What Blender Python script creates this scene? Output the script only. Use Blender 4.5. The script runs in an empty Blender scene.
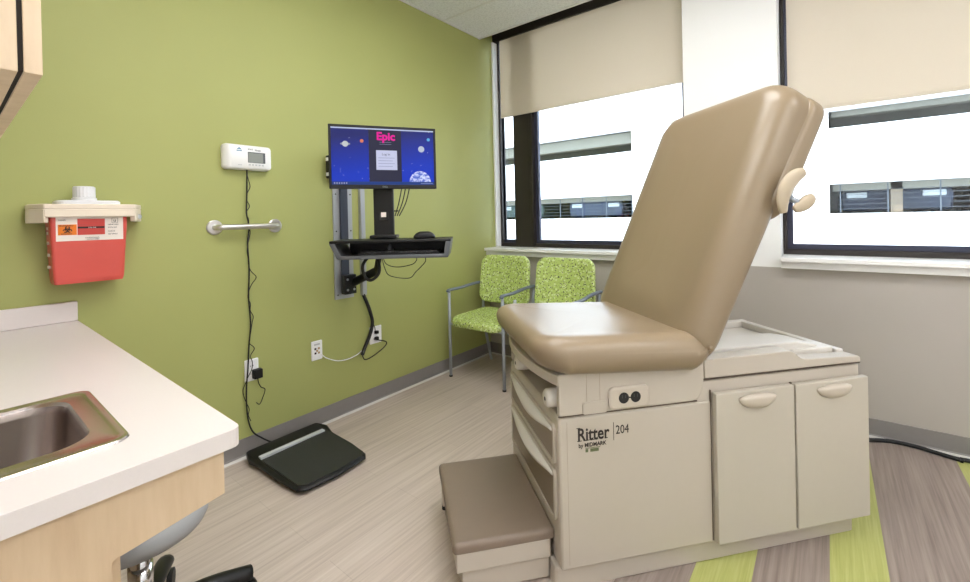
import bpy, bmesh, math, random
from mathutils import Vector, Matrix
random.seed(7)
SC = bpy.context.scene
COL = SC.collection
# ------------------------------------------------------------------ camera
cam_d = bpy.data.cameras.new('camera'); cam = bpy.data.objects.new('camera', cam_d); COL.objects.link(cam)
R_ = Vector((0.78402357, 0.62029262, -0.0233259)); U_ = Vector((0.01462802, 0.01910459, 0.99971048)); F_ = Vector((-0.62055866, 0.78413779, -0.0059048))
m = Matrix.Identity(4)
for i in range(3):
    m[i][0] = R_[i]; m[i][1] = U_[i]; m[i][2] = -F_[i]
m[0][3], m[1][3], m[2][3] = 2.602, 0.0, 1.32
cam.matrix_world = m
cam_d.sensor_fit = 'HORIZONTAL'; cam_d.sensor_width = 36; cam_d.lens = 36 * 432.74 / 970
cam_d.shift_y = -(291 - 220.03) / 970; cam_d.clip_start = 0.02
SC.camera = cam
# ------------------------------------------------------------------ world, sun, exposure
SC.view_settings.view_transform = 'Standard'; SC.view_settings.look = 'None'
SC.view_settings.exposure = 0.12; SC.view_settings.gamma = 1.0; SC.view_settings.use_curve_mapping = False
w = bpy.data.worlds.new('sky'); SC.world = w; w.use_nodes = True
bg = w.node_tree.nodes['Background']; bg.inputs[0].default_value = (0.74, 0.87, 1.0, 1); bg.inputs[1].default_value = 7.0
sun_d = bpy.data.lights.new('sun', 'SUN'); sun_d.energy = 9.0; sun_d.angle = 0.01; sun_d.color = (1, 0.96, 0.9)
sun = bpy.data.objects.new('sun', sun_d); COL.objects.link(sun)
sun.rotation_euler = Vector((0.25, 0.75, -0.75)).to_track_quat('-Z', 'Y').to_euler(); sun.location = (2, -6, 9)
LAMP = 13.0     # strength of the ceiling troffers
# ------------------------------------------------------------------ materials
def mat(name, col, rough=0.5, metal=0.0, noise=0.0, nscale=20, bump=0.0, coat=0.0, emis=None, estr=0, spec=0.5, stretch=None, bscale=None):
    M = bpy.data.materials.new(name); M.use_nodes = True
    nt = M.node_tree; b = nt.nodes['Principled BSDF']
    c = tuple(col) + (1,)
    b.inputs['Base Color'].default_value = c; b.inputs['Roughness'].default_value = rough; b.inputs['Metallic'].default_value = metal
    b.inputs['Coat Weight'].default_value = coat; b.inputs['Specular IOR Level'].default_value = spec
    if emis: b.inputs['Emission Color'].default_value = tuple(emis) + (1,); b.inputs['Emission Strength'].default_value = estr
    tc = nt.nodes.new('ShaderNodeTexCoord'); mp = nt.nodes.new('ShaderNodeMapping'); nt.links.new(tc.outputs['Object'], mp.inputs[0])
    if stretch: mp.inputs['Scale'].default_value = stretch
    if noise > 0:
        n = nt.nodes.new('ShaderNodeTexNoise'); n.inputs['Scale'].default_value = nscale; n.inputs['Detail'].default_value = 4
        nt.links.new(mp.outputs[0], n.inputs['Vector'])
        mx = nt.nodes.new('ShaderNodeMix'); mx.data_type = 'RGBA'
        mx.inputs['A'].default_value = tuple(x * (1 - noise) for x in col) + (1,); mx.inputs['B'].default_value = tuple(min(1, x * (1 + noise)) for x in col) + (1,)
        nt.links.new(n.outputs['Fac'], mx.inputs['Factor']); nt.links.new(mx.outputs['Result'], b.inputs['Base Color'])
    if bump > 0:
        n2 = nt.nodes.new('ShaderNodeTexNoise'); n2.inputs['Scale'].default_value = bscale or nscale * 3; n2.inputs['Detail'].default_value = 3
        nt.links.new(mp.outputs[0], n2.inputs['Vector'])
        bp = nt.nodes.new('ShaderNodeBump'); bp.inputs['Strength'].default_value = bump; bp.inputs['Distance'].default_value = 0.002
        nt.links.new(n2.outputs['Fac'], bp.inputs['Height']); nt.links.new(bp.outputs[0], b.inputs['Normal'])
    return M
def S(r, g, b):   # sRGB 0-255 to linear
    return tuple(((c / 255) / 12.92 if c / 255 <= 0.04045 else ((c / 255 + 0.055) / 1.055) ** 2.4) for c in (r, g, b))
def ramp_mat(name, stops, scale, stretch, rough=0.4, detail=5, bump=0.05, plank=None):
    M = bpy.data.materials.new(name); M.use_nodes = True; nt = M.node_tree; b = nt.nodes['Principled BSDF']
    b.inputs['Roughness'].default_value = rough
    tc = nt.nodes.new('ShaderNodeTexCoord'); mp = nt.nodes.new('ShaderNodeMapping'); mp.inputs['Scale'].default_value = stretch
    nt.links.new(tc.outputs['Object'], mp.inputs[0])
    n = nt.nodes.new('ShaderNodeTexNoise'); n.inputs['Scale'].default_value = scale; n.inputs['Detail'].default_value = detail; n.inputs['Roughness'].default_value = 0.6
    nt.links.new(mp.outputs[0], n.inputs['Vector'])
    r = nt.nodes.new('ShaderNodeValToRGB')
    while len(r.color_ramp.elements) < len(stops): r.color_ramp.elements.new(0.5)
    for e, (p, c) in zip(r.color_ramp.elements, stops): e.position = p; e.color = tuple(c) + (1,)
    nt.links.new(n.outputs['Fac'], r.inputs[0]); out = r.outputs[0]
    if plank:
        mp2 = nt.nodes.new('ShaderNodeMapping'); mp2.inputs['Rotation'].default_value = (0, 0, math.pi / 2); nt.links.new(tc.outputs['Object'], mp2.inputs[0])
        br = nt.nodes.new('ShaderNodeTexBrick'); br.inputs['Scale'].default_value = 1; br.inputs['Brick Width'].default_value = plank[0]; br.inputs['Row Height'].default_value = plank[1]
        br.inputs['Mortar Size'].default_value = 0.0016; br.inputs['Mortar Smooth'].default_value = 0.3
        d = plank[2]
        br.inputs['Color1'].default_value = (1, 1, 1, 1); br.inputs['Color2'].default_value = (1 - d, 1 - d, 1 - d, 1); br.inputs['Mortar'].default_value = (0.84, 0.83, 0.82, 1)
        nt.links.new(mp2.outputs[0], br.inputs['Vector'])
        mx = nt.nodes.new('ShaderNodeMix'); mx.data_type = 'RGBA'; mx.blend_type = 'MULTIPLY'; mx.inputs['Factor'].default_value = 1
        nt.links.new(out, mx.inputs['A']); nt.links.new(br.outputs['Color'], mx.inputs['B']); out = mx.outputs['Result']
    nt.links.new(out, b.inputs['Base Color'])
    bp = nt.nodes.new('ShaderNodeBump'); bp.inputs['Strength'].default_value = bump; bp.inputs['Distance'].default_value = 0.001
    nt.links.new(n.outputs['Fac'], bp.inputs['Height']); nt.links.new(bp.outputs[0], b.inputs['Normal'])
    return M
M_green = mat('green_paint', S(169, 173, 105), 0.55, noise=0.04, nscale=2.5, bump=0.15, bscale=250)
M_greige = mat('greige_paint', S(180, 173, 166), 0.6, noise=0.03, nscale=3, bump=0.1, bscale=250)
M_white = mat('white_paint', S(245, 245, 245), 0.5, noise=0.015, nscale=3)
M_trimw = mat('white_trim', S(238, 238, 236), 0.35)
M_sill = mat('sill_solid_surface', S(242, 241, 240), 0.3, noise=0.02, nscale=150)
M_base = mat('rubber_baseboard', S(136, 131, 129), 0.55, noise=0.05, nscale=30)
M_basecap = mat('baseboard_toe', S(212, 208, 204), 0.5)
M_dark = mat('dark_bronze_frame', S(52, 47, 45), 0.4, 0.3, noise=0.1, nscale=15)
M_darkblue = mat('anodised_sash', S(62, 64, 82), 0.35, 0.4)
M_counter = mat('solid_surface_worktop', S(220, 211, 208), 0.35, noise=0.025, nscale=220)
M_counteredge = M_counter
M_maple = ramp_mat('maple_laminate', [(0.25, S(196, 168, 137)), (0.5, S(207, 181, 150)), (0.8, S(217, 193, 164))], 3.0, (9, 9, 1.1), 0.45, 6, 0.02)
M_maple2 = ramp_mat('maple_laminate_upper', [(0.25, S(214, 188, 156)), (0.5, S(224, 200, 170)), (0.8, S(232, 210, 182))], 3.0, (9, 9, 1.1), 0.45, 6, 0.02)
M_darkgap = mat('gap_shade', S(40, 34, 30), 0.8)  # near-black standing in for the shade of an open gap
M_steel = mat('brushed_steel', S(196, 188, 184), 0.24, 1.0, noise=0.06, nscale=8, stretch=(1, 30, 30))
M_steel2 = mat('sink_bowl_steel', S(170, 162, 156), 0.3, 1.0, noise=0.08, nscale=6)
M_sinkb = mat('sink_bowl_darker', S(160, 148, 142), 0.24, 1.0, noise=0.05, nscale=8)
M_railst = mat('grab_rail_steel', S(214, 212, 210), 0.3, 0.85)
M_chrome = mat('polished_chrome', S(215, 215, 218), 0.12, 1.0)
M_black = mat('black_plastic', S(19, 19, 21), 0.45, noise=0.1, nscale=60, spec=0.35)
M_blackrub = mat('black_rubber', S(20, 20, 22), 0.6)
M_scaletop = mat('textured_black_mat', S(40, 41, 42), 0.5, bump=0.8, bscale=500)
M_body = mat('beige_powder_coat', S(189, 179, 166), 0.42, noise=0.015, nscale=40, bump=0.05, bscale=400)
M_door = mat('beige_door_panel', S(188, 180, 166), 0.42, noise=0.015, nscale=40)
M_seam = mat('panel_seam', S(92, 78, 66), 0.8)
M_trayw = mat('pale_tray_plastic', S(214, 208, 200), 0.35)
M_vinyl = mat('tan_vinyl', S(140, 122, 98), 0.36, noise=0.03, nscale=6, bump=0.12, bscale=420, coat=0.22, spec=0.45)
M_vinyl.node_tree.nodes['Principled BSDF'].inputs['Coat Roughness'].default_value = 0.3
M_lever = mat('tan_lever_plastic', S(186, 170, 146), 0.35)
M_knob = mat('tan_plastic', S(194, 183, 169), 0.35)
M_step = mat('brown_step_mat', S(128, 112, 98), 0.42, noise=0.04, nscale=30, bump=0.5, bscale=350)
M_bronze = mat('bronze_drawer_face', S(138, 124, 108), 0.4, 0.25)
M_frame = mat('silver_chair_frame', S(166, 172, 182), 0.4, 0.3)
M_armgrey = mat('grey_arm_top', S(112, 122, 138), 0.45)
M_stoolv = mat('grey_stool_vinyl', S(150, 150, 150), 0.45)
M_whitepl = mat('white_plastic', S(240, 240, 240), 0.35)
M_lcd = mat('lcd_grey', S(146, 150, 146), 0.25)
M_rail = mat('rail_aluminium', S(178, 182, 188), 0.35, 0.6)
M_railslot = mat('rail_slot', S(58, 64, 78), 0.4, 0.3)
M_sbeige = mat('bracket_beige', S(236, 222, 204), 0.4)
M_red = mat('translucent_red_plastic', S(214, 84, 74), 0.3, noise=0.08, nscale=10, spec=0.6)
M_redp = mat('label_red', S(196, 66, 60), 0.4)
M_orange = mat('label_orange', S(238, 128, 30), 0.45)
M_label = mat('label_white', S(238, 228, 220), 0.45)
M_ink = mat('black_ink', S(40, 32, 30), 0.6)
M_inkg = mat('green_ink', S(96, 104, 72), 0.6)
M_blueink = mat('blue_ink', S(110, 150, 176), 0.6)
M_clear = mat('frosted_plastic', S(240, 240, 244), 0.35)
M_clear.node_tree.nodes['Principled BSDF'].inputs['Transmission Weight'].default_value = 0.1
M_grout = mat('ceiling_grid', S(228, 228, 230), 0.5)

def blind_mat():
    M = bpy.data.materials.new('roller_shade_fabric'); M.use_nodes = True; nt = M.node_tree
    b = nt.nodes['Principled BSDF']; b.inputs['Roughness'].default_value = 0.9; b.inputs['Specular IOR Level'].default_value = 0.1
    tc = nt.nodes.new('ShaderNodeTexCoord'); n = nt.nodes.new('ShaderNodeTexNoise'); n.inputs['Scale'].default_value = 400
    nt.links.new(tc.outputs['Object'], n.inputs['Vector'])
    mx = nt.nodes.new('ShaderNodeMix'); mx.data_type = 'RGBA'; mx.inputs['A'].default_value = S(228, 217, 202) + (1,); mx.inputs['B'].default_value = S(236, 226, 212) + (1,)
    nt.links.new(n.outputs['Fac'], mx.inputs['Factor']); nt.links.new(mx.outputs['Result'], b.inputs['Base Color'])
    t = nt.nodes.new('ShaderNodeBsdfTranslucent'); t.inputs[0].default_value = S(236, 228, 214) + (1,)
    s = nt.nodes.new('ShaderNodeMixShader'); s.inputs[0].default_value = 0.36
    nt.links.new(b.outputs[0], s.inputs[1]); nt.links.new(t.outputs[0], s.inputs[2]); nt.links.new(s.outputs[0], nt.nodes['Material Output'].inputs[0])
    return M
M_blind = blind_mat()
def glass_mat():
    M = bpy.data.materials.new('window_glass'); M.use_nodes = True; nt = M.node_tree; nt.nodes.remove(nt.nodes['Principled BSDF'])
    t = nt.nodes.new('ShaderNodeBsdfTransparent'); t.inputs[0].default_value = (0.80, 0.84, 0.85, 1)
    g = nt.nodes.new('ShaderNodeBsdfGlossy'); g.inputs['Roughness'].default_value = 0.01
    f = nt.nodes.new('ShaderNodeFresnel'); f.inputs[0].default_value = 1.5
    s = nt.nodes.new('ShaderNodeMixShader')
    nt.links.new(f.outputs[0], s.inputs[0]); nt.links.new(t.outputs[0], s.inputs[1]); nt.links.new(g.outputs[0], s.inputs[2])
    nt.links.new(s.outputs[0], nt.nodes['Material Output'].inputs[0]); return M
M_glass = glass_mat()
def chair_fabric():
    M = bpy.data.materials.new('lime_speckled_vinyl'); M.use_nodes = True; nt = M.node_tree; b = nt.nodes['Principled BSDF']; b.inputs['Roughness'].default_value = 0.5
    tc = nt.nodes.new('ShaderNodeTexCoord'); col = S(190, 210, 120) + (1,)
    prev = None
    for sc, th, c in ((40, 0.30, S(216, 230, 168)), (54, 0.21, S(62, 70, 40)), (80, 0.20, S(110, 130, 60))):
        v = nt.nodes.new('ShaderNodeTexVoronoi'); v.inputs['Scale'].default_value = sc; v.inputs['Randomness'].default_value = 1
        nt.links.new(tc.outputs['Object'], v.inputs['Vector'])
        lt = nt.nodes.new('ShaderNodeMath'); lt.operation = 'LESS_THAN'; lt.inputs[1].default_value = th * 1.25; nt.links.new(v.outputs['Distance'], lt.inputs[0])
        mx = nt.nodes.new('ShaderNodeMix'); mx.data_type = 'RGBA'; mx.inputs['B'].default_value = c + (1,)
        nt.links.new(lt.outputs[0], mx.inputs['Factor'])
        if prev is None: mx.inputs['A'].default_value = col
        else: nt.links.new(prev, mx.inputs['A'])
        prev = mx.outputs['Result']
    nt.links.new(prev, b.inputs['Base Color']); return M
M_lime = chair_fabric()
def ceiling_mat():
    M = bpy.data.materials.new('acoustic_tile'); M.use_nodes = True; nt = M.node_tree; b = nt.nodes['Principled BSDF']; b.inputs['Roughness'].default_value = 0.9
    tc = nt.nodes.new('ShaderNodeTexCoord'); n = nt.nodes.new('ShaderNodeTexNoise'); n.inputs['Scale'].default_value = 70; n.inputs['Detail'].default_value = 6
    nt.links.new(tc.outputs['Object'], n.inputs['Vector'])
    r = nt.nodes.new('ShaderNodeValToRGB'); r.color_ramp.elements[0].position = 0.3; r.color_ramp.elements[0].color = S(220, 222, 226) + (1,)
    r.color_ramp.elements[1].position = 0.55; r.color_ramp.elements[1].color = S(240, 242, 246) + (1,)
    nt.links.new(n.outputs['Fac'], r.inputs[0]); nt.links.new(r.outputs[0], b.inputs['Base Color']); return M
M_tile = ceiling_mat()
FLOOR_STRETCH = (26, 0.7, 1)
M_beigef = ramp_mat('beige_vinyl_plank', [(0.3, S(180, 165, 155)), (0.5, S(198, 183, 172)), (0.72, S(210, 197, 187))], 2.2, FLOOR_STRETCH, 0.38, 6, 0.1, plank=(0.92, 0.152, 0.05))
M_greyf = ramp_mat('taupe_vinyl_plank', [(0.3, S(126, 112, 106)), (0.5, S(150, 136, 128)), (0.75, S(172, 158, 150))], 2.2, FLOOR_STRETCH, 0.38, 6, 0.1)
M_greenf = ramp_mat('lime_vinyl_stripe', [(0.3, S(168, 171, 98)), (0.5, S(180, 183, 110)), (0.75, S(192, 195, 130))], 3.0, (40, 1.2, 1), 0.38, 6, 0.1)

# ------------------------------------------------------------------ helpers
def tag(o, label=None, cat=None, group=None, kind=None):
    if label: o['label'] = label
    if cat: o['category'] = cat
    if group: o['group'] = group
    if kind: o['kind'] = kind
    return o
def thing(name, label, cat, loc=(0, 0, 0), rz=0, group=None, kind=None):
    o = bpy.data.objects.new(name, None); COL.objects.link(o); o.location = loc; o.rotation_euler = (0, 0, rz)
    o.empty_display_size = 0.1
    return tag(o, label, cat, group, kind)
def obj(name, bm, m, parent=None, smooth=None, bevel=0, segs=2, loc=None, subd=0):
    bmesh.ops.recalc_face_normals(bm, faces=bm.faces[:])
    me = bpy.data.meshes.new(name); bm.to_mesh(me); bm.free()
    ms = m if isinstance(m, (list, tuple)) else [m]
    for x in ms: me.materials.append(x)
    o = bpy.data.objects.new(name, me); COL.objects.link(o)
    if parent: o.parent = parent
    if loc: o.location = loc
    if smooth is None: smooth = False
    if smooth:
        for p in me.polygons: p.use_smooth = True
    if bevel:
        b = o.modifiers.new('bevel', 'BEVEL'); b.width = bevel; b.segments = segs; b.limit_method = 'ANGLE'; b.angle_limit = math.radians(40); b.harden_normals = False
        for p in me.polygons: p.use_smooth = True
        try:
            o.data.set_sharp_from_angle(angle=math.radians(60))
        except Exception: pass
    if subd:
        s = o.modifiers.new('sub', 'SUBSURF'); s.levels = subd; s.render_levels = subd
    return o
def NB(): return bmesh.new()
def box(bm, x0, x1, y0, y1, z0, z1, mi=0):
    vs = [bm.verts.new(p) for p in ((x0, y0, z0), (x1, y0, z0), (x1, y1, z0), (x0, y1, z0), (x0, y0, z1), (x1, y0, z1), (x1, y1, z1), (x0, y1, z1))]
    for f in ((0, 3, 2, 1), (4, 5, 6, 7), (0, 1, 5, 4), (1, 2, 6, 5), (2, 3, 7, 6), (3, 0, 4, 7)):
        bm.faces.new([vs[i] for i in f]).material_index = mi
    return bm
def bx(*a): return box(NB(), *a)
def prism(bm, pts, axis, a, b, mi=0):
    """pts 2D polygon; axis 'x','y','z' is the extrusion axis from a to b"""
    def P(p, t):
        return {'x': (t, p[0], p[1]), 'y': (p[0], t, p[1]), 'z': (p[0], p[1], t)}[axis]
    A = [bm.verts.new(P(p, a)) for p in pts]; B = [bm.verts.new(P(p, b)) for p in pts]
    n = len(pts)
    bm.faces.new(A).material_index = mi; bm.faces.new(B[::-1]).material_index = mi
    for i in range(n): bm.faces.new((A[i], A[(i + 1) % n], B[(i + 1) % n], B[i])).material_index = mi
    return bm
def cyl(bm, p0, p1, r0, r1=None, n=20, caps=True, mi=0):
    r1 = r0 if r1 is None else r1
    p0 = Vector(p0); p1 = Vector(p1); d = (p1 - p0).normalized(); a = d.orthogonal().normalized(); b = d.cross(a)
    A = []; B = []
    for i in range(n):
        t = 2 * math.pi * i / n; o = a * math.cos(t) + b * math.sin(t)
        A.append(bm.verts.new(p0 + o * r0)); B.append(bm.verts.new(p1 + o * r1))
    for i in range(n): bm.faces.new((A[i], A[(i + 1) % n], B[(i + 1) % n], B[i])).material_index = mi
    if caps: bm.faces.new(A[::-1]).material_index = mi; bm.faces.new(B).material_index = mi
    return bm
def smooth_path(pts, sub=8):
    P = [Vector(p) for p in pts]
    if len(P) < 3: return P
    out = []
    for i in range(len(P) - 1):
        p0 = P[max(i - 1, 0)]; p1 = P[i]; p2 = P[i + 1]; p3 = P[min(i + 2, len(P) - 1)]
        for k in range(sub):
            t = k / sub
            out.append(0.5 * ((2 * p1) + (-p0 + p2) * t + (2 * p0 - 5 * p1 + 4 * p2 - p3) * t * t + (-p0 + 3 * p1 - 3 * p2 + p3) * t ** 3))
    out.append(P[-1]); return out
def tube(bm, pts, r, n=10, sub=8, flat=(1, 1), up=None):
    P = smooth_path(pts, sub) if sub > 1 else [Vector(p) for p in pts]
    rings = []; prev = None
    for i, p in enumerate(P):
        d = (P[min(i + 1, len(P) - 1)] - P[max(i - 1, 0)]).normalized()
        if up is not None:
            a = Vector(up); a = (a - d * a.dot(d)).normalized()
        elif prev is None: a = d.orthogonal().normalized()
        else:
            a = (prev - d * prev.dot(d)).normalized()
        prev = a; b = d.cross(a)
        rr = r(i / (len(P) - 1)) if callable(r) else r
        rings.append([bm.verts.new(p + a * math.cos(2 * math.pi * k / n) * rr * flat[0] + b * math.sin(2 * math.pi * k / n) * rr * flat[1]) for k in range(n)])
    for A, B in zip(rings, rings[1:]):
        for k in range(n): bm.faces.new((A[k], A[(k + 1) % n], B[(k + 1) % n], B[k]))
    bm.faces.new(rings[0][::-1]); bm.faces.new(rings[-1]); return bm
def loft(bm, rings, cap0=True, cap1=True):
    V = [[bm.verts.new(p) for p in r] for r in rings]; n = len(V[0])
    for A, B in zip(V, V[1:]):
        for k in range(n): bm.faces.new((A[k], A[(k + 1) % n], B[(k + 1) % n], B[k]))
    if cap0: bm.faces.new(V[0][::-1])
    if cap1: bm.faces.new(V[-1])
    return bm
def rrect(cx, cy, hx, hy, r, n=6):
    r = max(0.0005, min(r, hx - 0.0001, hy - 0.0001)); out = []
    for (sx, sy, a0) in ((1, 1, 0), (-1, 1, 90), (-1, -1, 180), (1, -1, 270)):
        for k in range(n + 1):
            a = math.radians(a0 + 90 * k / n)
            out.append((cx + sx * (hx - r) + r * math.cos(a), cy + sy * (hy - r) + r * math.sin(a)))
    return out
def pad(cx, cy, hx, hy, rc, z0, z1, rt, rb, deform=None, n=8, k=5):
    """cushion: rounded plan, rounded edges; deform(x,y,z,topness)->(x,y,z)"""
    prof = []
    for i in range(k + 1):
        a = math.pi / 2 * i / k; prof.append((rb * (1 - math.sin(a)), z0 + rb * (1 - math.cos(a))))
    for i in range(k + 1):
        a = math.pi / 2 * i / k; prof.append((rt * (1 - math.cos(a)), z1 - rt * (1 - math.sin(a))))
    lim = min(hx, hy)
    ins = [rb + (lim * 0.96 - rb) * q for q in (0.9, 0.6, 0.3, 0.12)]
    rows = [(i_, z0) for i_ in ins] + prof + [(rt + (lim * 0.96 - rt) * q, z1) for q in (0.06, 0.15, 0.3, 0.5, 0.75, 0.95)]
    rings = []
    for (i_, z) in rows:
        rr = rrect(cx, cy, hx - i_, hy - i_, rc - i_ if rc > i_ + 0.01 else 0.012 * 1, n)
        ring = []
        for (x, y) in rr:
            p = (x, y, z)
            if deform: p = deform(x, y, z, (z - z0) / (z1 - z0))
            ring.append(p)
        rings.append(ring)
    return loft(NB(), rings)
def text(name, body, size, m, parent, mat4, ext=0.0006, sx=1.0, bold=0.0, top=None):
    c = bpy.data.curves.new(name, 'FONT'); c.body = body; c.size = size; c.extrude = ext; c.offset = bold; c.resolution_u = 3
    t = bpy.data.objects.new(name + '_tmp', c); COL.objects.link(t)
    dg = bpy.context.evaluated_depsgraph_get(); me = bpy.data.meshes.new_from_object(t.evaluated_get(dg))
    bpy.data.objects.remove(t)
    me.transform(mat4 @ Matrix.Diagonal((sx, 1, 1, 1)))
    me.materials.clear(); me.materials.append(m)
    o = bpy.data.objects.new(name, me); COL.objects.link(o); o.parent = parent
    return o
def frame4(o, x, y):
    """matrix with origin o, text x axis x, text y axis y"""
    x = Vector(x).normalized(); y = Vector(y).normalized(); z = x.cross(y); M = Matrix.Identity(4)
    for i in range(3): M[i][0] = x[i]; M[i][1] = y[i]; M[i][2] = z[i]; M[i][3] = o[i]
    return M
def struct(name, bm, m, **k):
    o = obj(name, bm, m, **k); o['kind'] = 'structure'; return o
def dup_tree(o, parent=None):
    c = o.copy(); COL.objects.link(c); c.parent = parent
    for ch in [q for q in o.children]: dup_tree(ch, c)
    return c

# ------------------------------------------------------------------ room shell
XR, YB, YF, H = 5.3, -0.27, 3.335, 3.04
b = NB()
edges = [(-0.1, 1.98, 0), (1.98, 2.195, 1), (2.195, 2.37, 2), (2.37, 2.59, 1), (2.59, 2.757, 2), (2.757, 3.108, 1), (3.108, 3.28, 2), (3.28, XR + 0.1, 0)]
for (x0, x1, mi) in edges: box(b, x0, x1, YB - 0.1, 3.7, -0.06, 0.0, mi)
struct('floor', b, [M_beigef, M_greyf, M_greenf])
struct('wall_left', bx(-0.1, 0, YB - 0.1, 3.62, 0, 3.35), M_green)
struct('wall_back', bx(0, XR, YB - 0.1, YB, 0, 3.35), M_white)
struct('wall_right', bx(XR, XR + 0.1, YB - 0.1, 3.62, 0, 3.35), M_white)
b = NB()
box(b, 0, XR, YF, 3.62, 0, 0.957, 0)
box(b, 0, 1.805, YF + 0.01, 3.62, 0.957, 1.0, 1)
box(b, 1.805, 2.366, YF, 3.62, 0.957, 3.35, 1)
box(b, 2.366, XR, YF + 0.01, 3.62, 0.957, 1.0, 1)
box(b, 0, 1.805, 3.50, 3.62, 3.22, 3.35, 1)
box(b, 2.366, XR, 3.50, 3.62, 3.22, 3.35, 1)
struct('wall_far', b, [M_greige, M_white])
# jamb trim beside first window, ceiling
struct('trim_1', bx(0.0, 0.018, 3.45, 3.53, 1.03, 3.06), M_trimw)
b = NB()
box(b, 0, XR, YB, 3.262, H, H + 0.36, 0)
box(b, 0, XR, 3.262, 3.62, 3.35, 3.40, 0)
struct('ceiling', b, M_tile)
b = NB()
y = 2.762
while y > YB:
    box(b, 0, XR, y - 0.009, y + 0.009, H - 0.0035, H + 0.001); y -= 0.61
x = 1.23
while x < XR:
    box(b, x - 0.009, x + 0.009, YB, 3.26, H - 0.003, H + 0.001); x += 1.22
box(b, 0, XR, 3.245, 3.268, H - 0.008, H + 0.14)
box(b, 0, 0.02, YB, 3.26, H - 0.006, H + 0.001)
struct('trim_2', b, M_grout)
# baseboards
def baseprof(y0, sgn): return [(y0, 0), (y0 - sgn * 0.016, 0), (y0 - sgn * 0.014, 0.008), (y0 - sgn * 0.006, 0.016), (y0 - sgn * 0.005, 0.104), (y0, 0.105)]
struct('baseboard_far', prism(NB(), baseprof(YF, 1), 'x', 0.0, XR), M_base)
struct('baseboard_left', prism(NB(), baseprof(0, -1), 'y', YB, YF), M_base)
struct('baseboard_right', prism(NB(), baseprof(XR, 1), 'y', YB, YF), M_base)
struct('trim_5', prism(NB(), [(0.016, 0.0), (0.028, 0.0), (0.020, 0.010), (0.0145, 0.010)], 'y', YB, YF - 0.02), M_basecap)
struct('trim_6', prism(NB(), [(YF - 0.016, 0.0), (YF - 0.024, 0.0), (YF - 0.018, 0.010), (YF - 0.0145, 0.010)], 'x', 0.02, XR), M_basecap)
# sills
def sill(name, x0, x1):
    b = NB(); box(b, x0, x1, 3.262, 3.60, 1.0, 1.027); box(b, x0, x1, 3.29, 3.345, 0.957, 1.0)
    return struct(name, b, M_sill, bevel=0.003)
sill('trim_3', 0.002, 1.803); sill('trim_4', 2.368, XR)
# windows
def window(name, x0, x1, mull):
    t = thing(name, None, None, ((x0 + x1) / 2, 3.55, 1.027), kind='structure'); ox, oy, oz = t.location
    def B(nm, a, m, bev=0.003):
        obj(nm, bx(a[0] - ox, a[1] - ox, a[2] - oy, a[3] - oy, a[4] - oz, a[5] - oz), m, t, bevel=bev)
    b = NB()
    for a in ((x0, x1, 3.52, 3.60, 1.027, 1.062), (x0, x1, 3.52, 3.60, 3.19, 3.22), (x0, x0 + 0.022, 3.52, 3.60, 1.062, 3.19), (x1 - 0.022, x1, 3.52, 3.60, 1.062, 3.19)):
        box(b, a[0] - ox, a[1] - ox, a[2] - oy, a[3] - oy, a[4] - oz, a[5] - oz)
    obj('frame', b, M_dark, t, bevel=0.002)
    spans = []
    if mull:
        B('mullion', (mull[0], mull[1], 3.505, 3.60, 1.03, 3.2), M_dark)
        B('mullion_cover', (mull[1] - 0.014, mull[1] + 0.022, 3.50, 3.60, 1.03, 3.2), M_dark)
        spans = [(x0 + 0.012, mull[0]), (mull[1] + 0.02, x1 - 0.02)]
    else: spans = [(x0 + 0.018, x1 - 0.02)]
    for i, (a, c) in enumerate(spans):
        b = NB(); w_ = 0.010 if (mull and i == 0) else 0.036
        for q in ((a, c, 3.545, 3.585, 1.060, 1.096), (a, c, 3.545, 3.585, 3.15, 3.19), (a, a + w_, 3.545, 3.585, 1.09, 3.15), (c - w_, c, 3.545, 3.585, 1.09, 3.15)):
            box(b, q[0] - ox, q[1] - ox, q[2] - oy, q[3] - oy, q[4] - oz, q[5] - oz)
        s = obj('sash', b, M_darkblue, t, bevel=0.002)
        obj('pane', bx(a - ox + w_ * 0.6, c - ox - w_ * 0.6, 3.562 - oy, 3.566 - oy, 1.085 - oz, 3.16 - oz), M_glass, s)
    return t
window('window_1', 0.018, 1.80, (0.205, 0.40)); window('window_2', 2.368, XR - 0.02, None)
# roller blinds
def blind(x0, x1, hx0, hx1, zb, label):
    t = thing('roller_blind', label, 'blind', ((x0 + x1) / 2, 3.485, zb), group='beige roller blinds'); ox, oy, oz = t.location
    obj('head_box', bx(hx0 - ox, hx1 - ox, -0.022, 0.08, 3.062 - oz, 3.28 - oz), M_dark, t, bevel=0.003)
    obj('shade', bx(x0 - ox, x1 - ox, -0.001, 0.0005, 0.02, 3.10 - oz), M_blind, t)
    obj('hem_bar', bx(x0 - ox, x1 - ox, -0.005, 0.005, 0, 0.024), M_blind, t, bevel=0.003, segs=3)
blind(0.078, 1.79, 0.004, 1.80, 2.297, 'beige roller blind with dark head box above the two green guest chairs')
blind(2.408, XR - 0.03, 2.37, XR - 0.01, 1.953, 'beige roller blind hanging lower over the right-hand window behind the exam table')
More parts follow.
